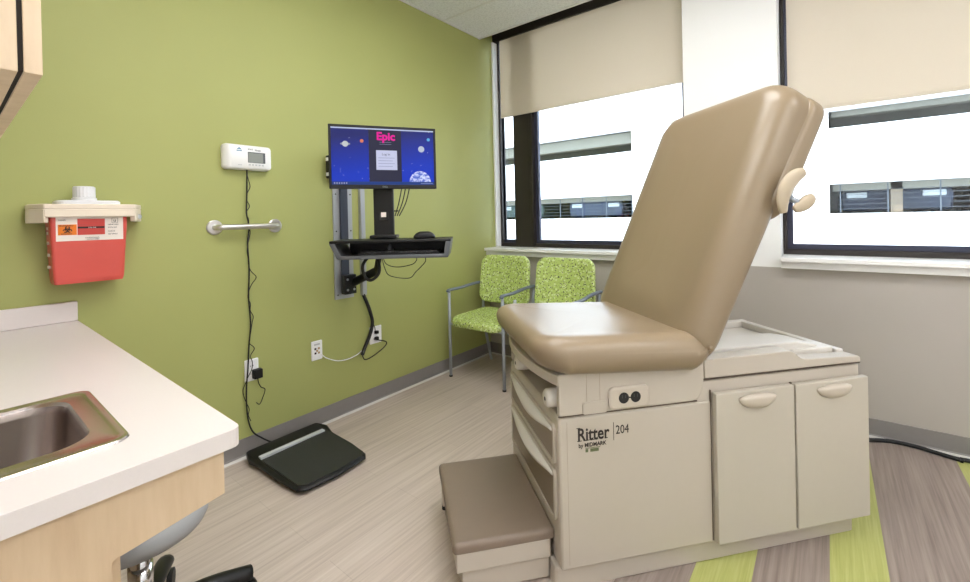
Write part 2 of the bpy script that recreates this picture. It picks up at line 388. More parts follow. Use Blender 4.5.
# ceiling troffers (the room's own lamps)
M_lamp = mat('lamp_diffuser', (0.9, 0.9, 0.9), 0.5, emis=(1.0, 1.0, 0.99), estr=LAMP)
for i, (x, y) in enumerate(((1.84, 0.63), (4.28, 0.63), (1.84, 1.85), (4.28, 1.85))):
    t = thing('ceiling_light', ('recessed ceiling troffer with glowing diffuser ' + ['over the sink counter end', 'in the right back corner', 'above the middle of the room', 'near the right window'][i]), 'light', (x, y, H - 0.01), group='recessed ceiling troffers')
    b = NB()
    for a in ((-0.6, 0.6, -0.295, -0.265), (-0.6, 0.6, 0.265, 0.295), (-0.6, -0.57, -0.265, 0.265), (0.57, 0.6, -0.265, 0.265)): box(b, a[0], a[1], a[2], a[3], -0.004, 0.009)
    obj('housing', b, M_trimw, t); obj('diffuser', bx(-0.57, 0.57, -0.265, 0.265, 0.0, 0.006), M_lamp, t)

# ------------------------------------------------------------------ parking building across the street
M_conc = mat('white_concrete', S(236, 234, 238), 0.8, noise=0.02, nscale=2)
M_pink = mat('pale_stone', S(240, 228, 226), 0.8, noise=0.03, nscale=3)
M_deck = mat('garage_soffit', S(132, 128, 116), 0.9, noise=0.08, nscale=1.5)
M_wire = mat('garage_railing', S(70, 76, 84), 0.5)
M_bounce = mat('pale_bounce_ground', S(205, 203, 200), 0.9, noise=0.1, nscale=3)  # unseen street, made pale so it bounces daylight up to the ceiling
t = thing('parking_building', 'white multi-storey car park seen through the windows across the street', 'building', (0, 12, 0)); FY = 0.0
b = NB()
for (z0, z1) in ((-3.0, 1.225), (1.87, 3.07), (3.48, 5.2), (5.8, 9.0)):
    box(b, -22, -1.63, 0, 0.35, z0, z1 if z0 != 3.48 else 5.2) if z0 != 3.48 else box(b, -22, -1.63, 0, 0.35, 3.70, 5.2)
    box(b, 2.645, 24, 0, 0.35, z0, z1)
obj('facade_band', b, M_conc, t)
b = NB()
box(b, -1.63, 2.645, -0.02, 0.4, -3, 9)
obj('stair_tower', b, M_pink, t)
obj('tower_vent', bx(-1.05, -0.45, -0.04, -0.015, 3.66, 3.86), M_deck, t)
b = NB()
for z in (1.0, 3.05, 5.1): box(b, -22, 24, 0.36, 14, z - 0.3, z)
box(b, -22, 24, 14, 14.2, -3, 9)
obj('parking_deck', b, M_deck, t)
b = NB()
for z in (3.40, 1.74):
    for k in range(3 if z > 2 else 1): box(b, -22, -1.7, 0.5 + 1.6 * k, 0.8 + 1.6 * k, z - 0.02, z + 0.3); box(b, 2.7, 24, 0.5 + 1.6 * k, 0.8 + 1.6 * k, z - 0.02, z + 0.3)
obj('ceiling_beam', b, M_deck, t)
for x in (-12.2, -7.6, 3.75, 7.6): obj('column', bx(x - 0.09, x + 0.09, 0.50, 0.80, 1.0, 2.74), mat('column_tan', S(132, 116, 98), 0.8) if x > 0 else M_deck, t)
b = NB()
for z in (1.32, 1.42, 1.52, 1.62, 1.72):
    box(b, -22, -1.65, 0.2, 0.215, z, z + 0.007); box(b, 2.66, 24, 0.2, 0.207, z, z + 0.007)
for k in range(60):
    x = -21.5 + k * 0.76
    if x < -1.7 or x > 2.8: box(b, x, x + 0.02, 0.2, 0.22, 1.22, 1.86)
obj('railing', b, M_wire, t)
struct('ground', bx(-40, 40, 3.8, 40, -3.1, -3.0), M_bounce)
def car(x, y, col, label, rz=0):
    t = thing('parked_car', label, 'car', (x, y, 1.012), rz)
    body = mat('car_paint', col, 0.25, 0.2); dk = mat('car_glass', S(40, 46, 58), 0.1)
    pts = [(-0.9, 0.25), (-0.92, 0.6), (-0.85, 0.85), (0.85, 0.85), (0.92, 0.6), (0.9, 0.25)]
    obj('body', prism(NB(), pts, 'y', -2.0, 2.0), body, t, bevel=0.06, segs=3)
    obj('cabin', loft(NB(), [[(-0.8, -1.0, 0.84), (0.8, -1.0, 0.84), (0.8, 1.4, 0.84), (-0.8, 1.4, 0.84)], [(-0.6, -0.5, 1.35), (0.6, -0.5, 1.35), (0.6, 1.0, 1.35), (-0.6, 1.0, 1.35)]]), dk, t, bevel=0.04)
    for sx in (-0.62, 0.62): obj('headlight', bx(sx - 0.18, sx + 0.18, -2.03, -1.98, 0.55, 0.68), mat('headlight_glass', S(230, 235, 240), 0.1), t, bevel=0.02)
    for sx in (-0.8, 0.8):
        for yy in (-1.3, 1.3): obj('wheel', cyl(NB(), (sx - 0.1, yy, 0.3), (sx + 0.1, yy, 0.3), 0.3, n=20), M_blackrub, t)
for a in ((3.75, 15.0, S(36, 46, 70), 'dark blue car parked behind the tower corner, seen through the right window'), (6.2, 15.2, S(150, 60, 48), 'dark red car parked left of the tan garage column'), (8.3, 15.0, S(60, 66, 80), 'slate grey car parked right of the tan garage column'),
          (-12.0, 15.0, S(70, 90, 60), 'green car far left on the garage deck'), (-9.0, 15.2, S(190, 196, 200), 'silver car on the garage deck behind the left window mullion'), (-6.0, 15.0, S(56, 76, 70), 'dark green car mid deck seen through the left window'), (-3.2, 15.0, S(50, 60, 84), 'navy car beside the stair tower in the left window')):
    car(a[0], a[1], a[2], a[3])

# ------------------------------------------------------------------ exam table
EX = (1.967, 1.48, 0); EA = math.atan2(.764, .645)
T = thing('exam_table', 'beige medical exam table with tan vinyl seat and raised backrest', 'exam table', EX, EA)
NY = -0.02   # near side plane
# base plinth and cabinet body
b = pad(0.4425, 0.285, 0.6475, 0.285, 0.02, 0.0, 0.079, 0.006, 0.003, n=3, k=2)
obj('plinth', b, M_body, T, smooth=False)
obj('cabinet_body', bx(-0.190, 1.105, NY, 0.622, 0.079, 0.615), M_body, T, bevel=0.010, segs=3)
obj('upper_body', bx(-0.06, 1.105, NY + 0.004, 0.586, 0.60, 0.689), M_body, T, bevel=0.004)
sh = [(-0.187, 0.622), (0.335, 0.622), (0.358, 0.630), (0.376, 0.655), (0.384, 0.70), (0.384, 0.768), (-0.187, 0.768)]
for (y0, y1) in ((NY - 0.003, 0.0), (0.60, 0.624)):
    obj('seat_shroud', prism(NB(), sh, 'y', y0, y1), M_body, T, bevel=0.003)
obj('seat_deck', bx(-0.187, 0.40, 0.0, 0.60, 0.742, 0.768), M_body, T, bevel=0.003)
obj('seam', bx(-0.190, 0.355, NY - 0.0025, NY + 0.002, 0.6185, 0.6218), M_seam, T)
obj('back_panel', bx(-0.075, -0.055, 0.0, 0.60, 0.613, 0.742), M_body, T)
# roller compartments in the front cavity
for yy in (0.045, 0.44):
    k = obj('stirrup_knob', loft(NB(), [[(-0.20 + 0.0 + dx, yy + r * math.cos(q * math.pi / 8), 0.664 + r * math.sin(q * math.pi / 8)) for q in range(16)] for dx, r in ((-0.016, 0.024), (-0.008, 0.032), (0.02, 0.034), (0.12, 0.034))]), M_trayw, T, smooth=True)
    obj('knob_bore', cyl(NB(), (-0.2175, yy - 0.004, 0.664), (-0.2155, yy - 0.004, 0.664), 0.007, n=12), M_ink, k)
obj('latch', bx(-0.105, -0.075, 0.215, 0.255, 0.635, 0.68), mat('dark_green_plastic', S(34, 60, 52), 0.5), T, bevel=0.003)
# curved rail of the leg extension
N = 24; top = []
def rail_x(v): return -0.190 - 0.055 * max(0.0, math.sin(math.pi * (v + 0.022) / 0.644)) ** 0.8
rings = []
for i in range(N + 1):
    v = -0.022 + 0.644 * i / N; x0 = rail_x(v)
    rings.append([(x0, v, 0.728), (x0, v, 0.764), (x0 + 0.028, v, 0.767), (x0 + 0.028, v, 0.726)])
obj('leg_rest_rail', loft(NB(), rings), M_body, T, bevel=0.003)
rings = []
for i in range(N + 1):
    v = 0.003 + 0.564 * i / N; x0 = rail_x(v)
    rings.append([(x0 + 0.029, v, 0.752), (x0 + 0.022, v, 0.774), (0.1, v, 0.774), (0.1, v, 0.752)])
obj('under_pad_plate', loft(NB(), rings), M_bronze, T)
# front drawers
for (z0, z1) in ((0.435, 0.578), (0.235, 0.418)):
    y0, y1 = 0.008, 0.594
    fr = NB(); o_ = rrect((y0 + y1) / 2, (z0 + z1) / 2, (y1 - y0) / 2, (z1 - z0) / 2, 0.022, 5); i_ = rrect((y0 + y1) / 2, (z0 + z1) / 2, (y1 - y0) / 2 - 0.013, (z1 - z0) / 2 - 0.013, 0.014, 5)
    A = [[fr.verts.new((x, p[0], p[1])) for p in q] for x, q in ((-0.189, o_), (-0.200, o_), (-0.200, i_), (-0.193, i_))]
    for P, Q in zip(A, A[1:]):
        for k in range(len(P)): fr.faces.new((P[k], P[(k + 1) % len(P)], Q[(k + 1) % len(P)], Q[k]))
    fr.faces.new(A[-1])
    d = obj('drawer', fr, M_body, T, smooth=False)
    obj('drawer_face', bx(-0.1965, -0.1925, y0 + 0.016, y1 - 0.016, z0 + 0.016, z1 - 0.016), M_bronze, d)
    rings = []
    for i in range(25):
        v = i / 24; yy = y0 + 0.02 + (y1 - y0 - 0.04) * v; s = math.sin(math.pi * v); hh = 0.012 + 0.040 * s ** 1.3
        rings.append([(-0.195, yy, z1 - 0.012), (-0.202 - 0.004 * s, yy, z1 - 0.012), (-0.205 - 0.022 * s, yy, z1 - 0.014 - hh * 0.5), (-0.200 - 0.016 * s, yy, z1 - 0.014 - hh), (-0.195, yy, z1 - 0.010 - hh * 0.9)])
    obj('drawer_pull', loft(NB(), rings), M_trayw, d, smooth=True)
# side doors
for (x0, x1) in ((0.417, 0.762), (0.770, 1.116)):
    d = obj('door', bx(x0, x1, -0.045, NY - 0.001, 0.086, 0.647), M_door, T, bevel=0.004, segs=3)
    hx = (x0 + x1) / 2 + 0.005; rings = []
    for i in range(7):
        a = i / 6; r = math.cos(a * math.pi / 2) ** 0.7 if a < 1 else 0.02
        ring = []
        for k in range(20):
            q = 2 * math.pi * k / 20; sx = math.cos(q); sz = math.sin(q)
            ring.append((hx + 0.082 * sx * r, -0.045 - 0.020 * math.sin(a * math.pi / 2), 0.619 + (0.016 if sz > 0 else 0.040) * sz * r))
        rings.append(ring)
    obj('handle', loft(NB(), rings), M_knob, d, smooth=True)
obj('seam', bx(0.4100, 0.4130, NY - 0.0025, NY + 0.002, 0.09, 0.655), M_seam, T)
obj('seam', bx(0.7625, 0.7695, NY - 0.006, NY, 0.09, 0.65), M_seam, T)
b = NB(); box(b, 0.386, 1.108, NY - 0.0005, NY + 0.004, 0.6935, 0.6965)
obj('seam', b, M_seam, T)
# paper-roll tray body behind the backrest
prof = [(0.39, 0.698), (0.39, 0.768), (0.765, 0.771), (0.785, 0.766), (0.825, 0.738), (0.84, 0.733), (1.10, 0.723), (1.112, 0.716), (1.112, 0.698)]
obj('tray_side', prism(NB(), prof, 'y', NY, 0.045), M_body, T, bevel=0.004, segs=2)
b = NB()
box(b, 0.39, 1.106, 0.045, 0.59, 0.690, 0.700)
box(b, 0.39, 1.106, 0.555, 0.592, 0.700, 0.735)
box(b, 1.07, 1.106, 0.045, 0.555, 0.700, 0.733)
box(b, 0.39, 0.46, 0.045, 0.555, 0.700, 0.745)
obj('tray', b, M_trayw, T, bevel=0.006, segs=3)
obj('tray_ridge', prism(NB(), [(0.40, 0.70), (0.40, 0.772), (0.90, 0.772), (1.0, 0.752), (1.04, 0.70)], 'y', 0.07, 0.215), M_trayw, T, bevel=0.006, segs=3)
obj('tray_lid', bx(0.86, 1.06, 0.05, 0.15, 0.70, 0.745), M_trayw, T, bevel=0.006, segs=3)
# receptacle panel, small hatch
rr = rrect(0.075, 0.668, 0.078, 0.039, 0.02, 5); rr2 = rrect(0.075, 0.668, 0.072, 0.033, 0.016, 5)
o = obj('outlet_plate', loft(NB(), [[(p[0], NY - 0.003, p[1]) for p in rr], [(p[0], NY - 0.010, p[1]) for p in rr], [(p[0], NY - 0.013, p[1]) for p in rr2]]), M_knob, T, smooth=False)
for xx in (0.052, 0.098):
    s = obj('socket', cyl(NB(), (xx, NY - 0.012, 0.668), (xx, NY - 0.0145, 0.668), 0.0195, n=24), M_blackrub, o)
    b = NB(); box(b, xx - 0.008, xx - 0.005, NY - 0.0152, NY - 0.014, 0.668, 0.679); box(b, xx + 0.005, xx + 0.008, NY - 0.0152, NY - 0.014, 0.668, 0.679)
    obj('slots', b, mat('slot_grey', S(60, 60, 62), 0.6), s)
obj('screw', cyl(NB(), (0.075, NY - 0.012, 0.668), (0.075, NY - 0.0145, 0.668), 0.003, n=10), M_ink, o)
rr = rrect(-0.055, 0.642, 0.046, 0.021, 0.008, 4)
obj('hatch', loft(NB(), [[(p[0], NY - 0.002, p[1]) for p in rr], [(p[0], NY - 0.0055, p[1]) for p in rr]]), M_body, T)
b = NB()
for x in (-0.085, -0.035): box(b, x, x + 0.0015, NY - 0.0036, NY - 0.002, 0.665, 0.765)
box(b, -0.16, -0.159, NY - 0.0006, NY + 0.002, 0.1, 0.6)
obj('panel_line', b, mat('faint_line', S(168, 152, 132), 0.7), T)
# lettering on the side
LM = lambda x, z: frame4((x, NY - 0.0008, z), (1, 0, 0), (0, 0, 1))
rit = text('lettering', 'Ritter', 0.064, M_ink, T, LM(-0.122, 0.528), sx=0.80, bold=0.0012)
b = NB()   # serifs
for (x, w_, z) in ((-0.121, .016, .5285), (-0.1235, .012, .5735), (-0.098, .012, .5285), (-0.082, .011, .5285), (-0.066, .009, .5285), (-0.052, .009, .5285), (-0.018, .011, .5285)):
    box(b, x - 0.001, x + w_, NY - 0.0016, NY, z - 0.001, z + 0.001)
b.from_mesh(rit.data); b.to_mesh(rit.data); b.free()
text('lettering', '204', 0.044, M_ink, T, LM(0.024, 0.537), sx=0.80)
text('lettering', 'by MIDMARK', 0.020, M_ink, T, LM(-0.118, 0.505), sx=0.92, bold=0.0003)
obj('lettering_bar', bx(0.016, 0.0172, NY - 0.0012, NY, 0.516, 0.580), M_ink, T)
b = NB(); box(b, -0.092, -0.082, NY - 0.001, NY, 0.486, 0.497); box(b, -0.074, -0.042, NY - 0.001, NY, 0.486, 0.497); box(b, -0.092, -0.036, NY - 0.001, NY, 0.499, 0.501)
obj('sticker', b, M_inkg, T)
# seat cushion
def smst(a, b_, x):
    t_ = min(1, max(0, (x - a) / (b_ - a))); return t_ * t_ * (3 - 2 * t_)
def seat_def(x, y, z, u):
    rx = abs((x - 0.065) / 0.355); ry = abs((y - 0.29) / 0.36)
    if u > 0.5:
        e = min(1, max(rx, ry)); z -= 0.014 * (1 - e ** 3)
        z -= 0.030 * smst(0.15, 0.42, x)
        z += 0.006 * smst(-0.05, -0.28, x) if False else 0
    z -= 0.020 * smst(-0.15, 0.12, x) * (1 - smst(0.30, 0.42, x)) * (1 - u)
    z += 0.014 * smst(0.32, 0.44, x) * (1 - u)
    f_ = smst(-0.08, -0.26, x) * (1 - u)
    z += 0.020 * f_; x += 0.042 * f_
    # front edge bows outward a little
    if x < 0: x -= 0.022 * (1 - ry ** 2) * smst(0, -0.28, x)
    return (x, y, z)
obj('seat_cushion', pad(0.075, 0.29, 0.357, 0.362, 0.11, 0.758, 0.907, 0.078, 0.055, seat_def, n=10, k=8), M_vinyl, T, smooth=True)
# backrest cushion
BA = math.radians(62.8); dv = (math.cos(BA), math.sin(BA)); nv = (-math.sin(BA), math.cos(BA)); P0 = (0.405, 0.795)
def back_map(t_, y, p): return (P0[0] + dv[0] * t_ + nv[0] * p, y, P0[1] + dv[1] * t_ + nv[1] * p)
def back_def(t_, y, p, u):
    # flare: near and far edges
    c = 0.30; hw = 0.355
    k = (y - c) / hw                      # -1 near .. 1 far
    near = -(0.066 + 0.008 * smst(0.1, 1.0, t_)); far = 0.728 + 0.018 * smst(0.2, 1.05, t_)
    if t_ > 0.5: t_ += (0.022 * (1 - k * k) - 0.016) * smst(0.5, 1.0, t_)
    y2 = near + (far - near) * (k + 1) / 2
    e = max(abs(k), abs(t_ - 0.54) / 0.56)
    if u > 0.5:
        p -= 0.020 * (1 - min(1, e) ** 3)
        p += 0.014 * smst(0.70, 0.79, t_) - 0.007
        p -= 0.03 * smst(0.14, 0.0, t_)
    p += 0.012 * smst(0.2, 1.0, t_) * u
    return back_map(t_, y2, p)
obj('backrest_cushion', pad(0.520, 0.30, 0.592, 0.355, 0.120, -0.018, 0.160, 0.088, 0.055, back_def, n=10, k=8), M_vinyl, T, smooth=True)
def shell_def(t_, y, p, u): return back_map(t_, y, p)
obj('backrest_shell', pad(0.815, 0.30, 0.262, 0.385, 0.09, -0.034, 0.045, 0.02, 0.025, shell_def, n=8, k=4), M_vinyl, T, smooth=True)
obj('backrest_plate', pad(0.32, 0.30, 0.25, 0.28, 0.05, -0.03, 0.00, 0.008, 0.008, shell_def, n=5, k=3), M_knob, T, smooth=True)
# gathers at the hinge
b = NB()
for q in ((0.345, 0.842), (0.368, 0.846)):
    pass
cyl(b, (0.385, -0.060, 0.826), (0.385, -0.0665, 0.826), 0.010, 0.006, n=14)
obj('hinge_grommet', b, M_vinyl, T, smooth=True)
# release handles on the backrest side
def blade(name, pts, r, flat):
    return obj(name, tube(NB(), pts, r, n=14, sub=8, flat=flat, up=(0, 1, 0)), M_lever, T, smooth=True)
blade('release_handle', [(0.668, -0.102, 1.312), (0.660, -0.108, 1.36), (0.676, -0.112, 1.41), (0.712, -0.114, 1.445), (0.752, -0.112, 1.460)], lambda t_: 0.008 + 0.022 * math.sin(math.pi * min(1, 0.08 + t_ * 0.84)) ** 0.8, (0.45, 1.0))
blade('release_handle', [(0.705, -0.112, 1.322), (0.735, -0.116, 1.338), (0.768, -0.118, 1.358), (0.782, -0.118, 1.372)], lambda t_: 0.007 + 0.019 * math.sin(math.pi * min(1, 0.1 + t_ * 0.8)), (0.5, 1.0))
obj('handle_link', cyl(NB(), (0.70, -0.09, 1.37), (0.722, -0.112, 1.348), 0.011, n=12), M_frame, T, smooth=True)
# pull-out step
b = NB()
box(b, -0.550, -0.206, 0.040, 0.547, 0.090, 0.16)
box(b, -0.530, -0.206, 0.056, 0.531, 0.006, 0.090)
box(b, -0.552, -0.528, 0.505, 0.545, 0.02, 0.092)
st = obj('step', b, M_body, T, bevel=0.006, segs=3)
obj('tread', pad(-0.374, 0.300, 0.187, 0.262, 0.018, 0.156, 0.192, 0.016, 0.006, n=5, k=4), M_step, st, smooth=True)
for (xx, yy) in ((-0.54, 0.525), (-0.51, 0.08)): obj('foot', cyl(NB(), (xx, yy, 0.0), (xx, yy, 0.03), 0.013, n=14), M_blackrub, st)

# ------------------------------------------------------------------ guest chairs
def make_chair(loc, label, left_arm=True):
    t = thing('guest_chair', label, 'chair', loc, 0, group='lime speckled guest chairs')
    hw = 0.275
    def side(s, arm):
        x = s * hw + (0.085 if (s < 0 and not arm) else 0)
        obj('leg', tube(NB(), [(x, -0.44, 0), (x, -0.44, 0.705)], 0.0125, sub=1, n=14), M_frame, t, smooth=True)
        obj('leg', tube(NB(), [(x * 0.96, 0.10, 0), (x * 0.96, 0.035, 0.25), (x * 0.97, 0.0, 0.46), (x * 0.97, 0.015, 0.72)], 0.0125, n=12, sub=6), M_frame, t, smooth=True)
        for yy in (-0.44,): obj('glide', cyl(NB(), (x, yy, 0.0), (x, yy, 0.012), 0.015, n=14), M_blackrub, t)
        if arm: obj('armrest', tube(NB(), [(x, -0.455, 0.708), (x, -0.43, 0.722), (x, -0.30, 0.722), (x * 0.985, -0.12, 0.735), (x * 0.97, 0.045, 0.735)], 0.016, n=12, sub=6, flat=(0.75, 1.15), up=(0, 0, 1)), M_armgrey, t, smooth=True)
    side(-1, left_arm); side(1, True)
    for ry in (-0.42, 0.01): obj('seat_rail', tube(NB(), [(-hw, ry, 0.436), (hw, ry, 0.436)], 0.01, sub=1), M_frame, t, smooth=True)
    def sd(x, y, z, u):
        z += 0.022 * (abs(x) / 0.25) ** 2 * 0.3 - 0.020 * smst(-0.25, -0.50, y) + (0.012 * u if 0 else 0)
        k = 1 - 0.10 * smst(-0.2, 0.06, y); y2 = y - 0.035 * (1 - (x / 0.26) ** 2) * smst(-0.25, -0.45, y)
        return (x * k, y2, z)
    obj('seat', pad(0, -0.21, 0.268, 0.255, 0.09, 0.447, 0.508, 0.025, 0.02, sd, n=7, k=4), M_lime, t, smooth=True)
    def bd(x, y, z, u):   # build in x,(height) plane; y->height
        h = y; yy = -z - 0.015 + 0.11 * (h - 0.6) - 0.030 * (x / 0.25) ** 2
        k = 1.0 - 0.04 * smst(0.7, 1.0, h)
        return (x * k, yy, h + 0.012 * (1 - (x / 0.25) ** 2) * smst(0.8, 1.0, h))
    obj('backrest', pad(0, 0.775, 0.262, 0.205, 0.075, -0.018, 0.026, 0.018, 0.015, bd, n=7, k=4), M_lime, t, smooth=True)
    return t
make_chair((0.391, 3.075, 0), 'lime green speckled guest chair in the corner against the green wall')
c2 = make_chair((0.971, 3.075, 0), 'lime green speckled guest chair under the sill, mostly hidden by the exam table seat', left_arm=False)

# ------------------------------------------------------------------ sink counter, cabinets
t = thing('base_cabinet', 'maple laminate base cabinet with open knee space under the white sink worktop', 'cabinet', (0, YB + 0.001, 0))
oy = YB + 0.001
b = NB()
# end panel (facing +x) with the recessed lower part
prism(b, [(YB - oy, 0.0), (0.165 - oy, 0.0), (0.170 - oy, 0.756), (0.345 - oy, 0.782), (0.345 - oy, 0.873), (YB - oy, 0.873)], 'x', 1.632, 1.65)
obj('end_panel', b, M_maple, t)
b = NB(); box(b, 1.60, 1.6315, 0.165 - oy, 0.185 - oy, 0.0, 0.756)
obj('side_strip', b, M_maple, t)
obj('apron', bx(0.002, 1.631, 0.325 - oy, 0.345 - oy, 0.78, 0.873), M_maple, t)
obj('back_panel', bx(0.002, 1.60, 0.0, 0.018, 0.0, 0.873), M_maple, t)
obj('drawer_bank', bx(0.002, 0.40, 0.02, 0.32 - oy, 0.10, 0.873), M_maple, t, bevel=0.002)
t = thing('worktop', 'white solid surface worktop with short backsplash against the green wall', 'worktop', (0.835, 0.05, 0.873))
ox, oy, oz = t.location
CX, CY = 1.668, 0.373
b = NB()   # slab with a sink cut-out
for zz in (0.873, 0.9095):
    o_ = [(0.002, YB + .001), (CX, YB + .001)] + [(CX - 0.02 + 0.02 * math.cos(q * math.pi / 10), CY - 0.02 + 0.02 * math.sin(q * math.pi / 10)) for q in range(6)] + [(0.002, CY)]
    i_ = [(1.157, -0.162), (1.53, -0.162), (1.53, 0.212), (1.157, 0.212)]
    vo = [b.verts.new((p[0] - ox, p[1] - oy, zz - oz)) for p in o_]; vi = [b.verts.new((p[0] - ox, p[1] - oy, zz - oz)) for p in i_]
    eds = [b.edges.new((v[k], v[(k + 1) % len(v)])) for v in (vo, vi) for k in range(len(v))]
    bmesh.ops.triangle_fill(b, edges=eds, use_beauty=True)
    if zz < 0.9: lo, li = vo, vi
for A, B in ((lo, vo), (li, vi)):
    for k in range(len(A)): b.faces.new((A[k], A[(k + 1) % len(A)], B[(k + 1) % len(A)], B[k]))
so = obj('slab', b, M_counter, t)
bv = so.modifiers.new('bevel', 'BEVEL'); bv.width = 0.003; bv.segments = 3; bv.limit_method = 'ANGLE'; bv.angle_limit = math.radians(60)
# rounded front nosing
b = NB()
def nose(): return [(0, 0), (0.012, 0.0), (0.018, 0.006), (0.018, 0.031), (0.012, 0.0375), (0, 0.0375)]
obj('backsplash', bx(0.0025 - ox, 0.02 - ox, YB + .001 - oy, 0.373 - oy, 0.91 - oz, 0.995 - oz), M_counter, t, bevel=0.004)
obj('rear_backsplash', bx(0.0205 - ox, CX - ox, YB + .001 - oy, YB + .019 - oy, 0.91 - oz, 0.995 - oz), M_counter, t, bevel=0.004)
# sink
t = thing('sink', 'drop-in stainless steel sink with rounded bowl in the white worktop', 'sink', (1.343, 0.025, 0.9095))
N6 = 8
def sr(hx, hy, r, z): return [(p[0], p[1], z) for p in rrect(0, 0, hx, hy, r, N6)]
bowl = lambda hx, hy, r, z: [(p[0] - 0.016, p[1] - 0.012, z) for p in rrect(0, 0, hx, hy, r, N6)]
rim = [sr(0.201, 0.201, 0.028, 0.0008), sr(0.199, 0.199, 0.028, 0.0045), sr(0.194, 0.194, 0.026, 0.006), sr(0.185, 0.185, 0.024, 0.0035), sr(0.182, 0.182, 0.024, 0.0025),
       bowl(0.166, 0.168, 0.065, 0.002), bowl(0.161, 0.163, 0.065, -0.004), bowl(0.158, 0.160, 0.065, -0.02), bowl(0.150, 0.152, 0.07, -0.12), bowl(0.136, 0.138, 0.07, -0.145), bowl(0.10, 0.10, 0.05, -0.152), bowl(0.03, 0.03, 0.029, -0.155)]
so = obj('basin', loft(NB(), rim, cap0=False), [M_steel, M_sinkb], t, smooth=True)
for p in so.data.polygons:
    if p.center.z < -0.006: p.material_index = 1  # bowl faces get a darker steel than the rim
so.data.set_sharp_from_angle(angle=math.radians(32))
obj('drain', cyl(NB(), (-0.016, -0.012, -0.153), (-0.016, -0.012, -0.150), 0.028, n=24), M_chrome, t, smooth=False)
f = obj('faucet', tube(NB(), [(0, -0.182, 0.004), (0, -0.182, 0.16), (0, -0.15, 0.22), (0, -0.08, 0.22), (0, -0.05, 0.18)], 0.009, n=12, sub=6), M_chrome, t, smooth=True)
# wall cabinet
t = thing('wall_cabinet', 'maple laminate wall cabinet hung high above the sink worktop', 'cabinet', (0, YB + 0.001, 1.553))
oy = YB + 0.001
obj('carcass', bx(0.30, 1.662, 0, 0.078 - oy, 0.0, 0.90), M_maple2, t, bevel=0.001)
obj('door_gap_shade', bx(0.304, 1.658, 0.078 - oy, 0.084 - oy, 0.003, 0.895), M_darkgap, t)  # dark strip painting the shade between doors and carcass
for (x0, x1) in ((0.302, 0.979), (0.983, 1.664)): obj('door', bx(x0, x1, 0.084 - oy, 0.104 - oy, 0.0, 0.90), M_maple2, t, bevel=0.001)

# ------------------------------------------------------------------ rolling stool
cx, cy = 0.965, 0.358
t = thing('rolling_stool', 'round grey vinyl stool on chrome column and black castor base under the counter', 'stool', (cx, cy, 0))
def disc(prof, n=40): return loft(NB(), [[(r * math.cos(2 * math.pi * k / n), r * math.sin(2 * math.pi * k / n), z) for k in range(n)] for r, z in prof])
obj('seat', disc([(0.15, 0.40), (0.168, 0.405), (0.176, 0.42), (0.176, 0.432), (0.168, 0.450), (0.155, 0.460), (0.05, 0.462)]), M_stoolv, t, smooth=True)
obj('column', cyl(NB(), (0, 0, 0.11), (0, 0, 0.40), 0.026, n=24), M_chrome, t, smooth=True)
obj('column_sleeve', cyl(NB(), (0, 0, 0.20), (0, 0, 0.30), 0.031, n=24), M_chrome, t, smooth=True)
obj('hub', cyl(NB(), (0, 0, 0.085), (0, 0, 0.135), 0.045, 0.036, n=24), M_black, t, smooth=True)
for k in range(5):
    a = math.radians(84 + 70 * k) if k < 2 else math.radians(154 + 72 * (k - 1))
    d = Vector((math.cos(a), math.sin(a), 0))
    l = obj('leg', tube(NB(), [d * 0.03 + Vector((0, 0, 0.135)), d * 0.16 + Vector((0, 0, 0.130)), d * 0.30 + Vector((0, 0, 0.095))], lambda q: 0.028 - 0.003 * q, n=12, sub=5, flat=(0.9, 1.1), up=(0, 0, 1)), M_black, t, smooth=True)
    p = d * 0.292; q = Vector((-d.y, d.x, 0))
    obj('caster', cyl(cyl(NB(), p + q * 0.008 + Vector((0, 0, 0.034)), p + q * 0.026 + Vector((0, 0, 0.034)), 0.0335, n=20), p - q * 0.026 + Vector((0, 0, 0.034)), p - q * 0.008 + Vector((0, 0, 0.034)), 0.0335, n=20), M_blackrub, t, bevel=0.003)

# ------------------------------------------------------------------ sharps container on the green wall
t = thing('sharps_container', 'red sharps container with biohazard label in a beige wall bracket above the counter', 'sharps container', (0.0, 0.40, 1.08))
oy, oz = 0.40, 1.08
def yz(y, z): return (y - oy, z - oz)
rg = []
for z, y0, y1, d in ((1.083, 0.292, 0.512, 0.118), (1.10, 0.288, 0.516, 0.122), (1.33, 0.279, 0.528, 0.136), (1.40, 0.277, 0.53, 0.138)):
    rg.append([(p[0], p[1] - oy, z - oz) for p in rrect((0.012 + d) / 2, (y0 + y1) / 2, (d - 0.012) / 2, (y1 - y0) / 2, 0.012, 4)])
obj('bin', loft(NB(), rg), M_red, t, smooth=False)
b = NB()
pts = [(0.002, 0.223), (0.07, 0.222), (0.155, 0.262), (0.155, 0.553), (0.07, 0.594), (0.002, 0.598)]
ins = [(0.002, 0.24), (0.06, 0.24), (0.139, 0.277), (0.139, 0.537), (0.055, 0.575), (0.002, 0.577)]
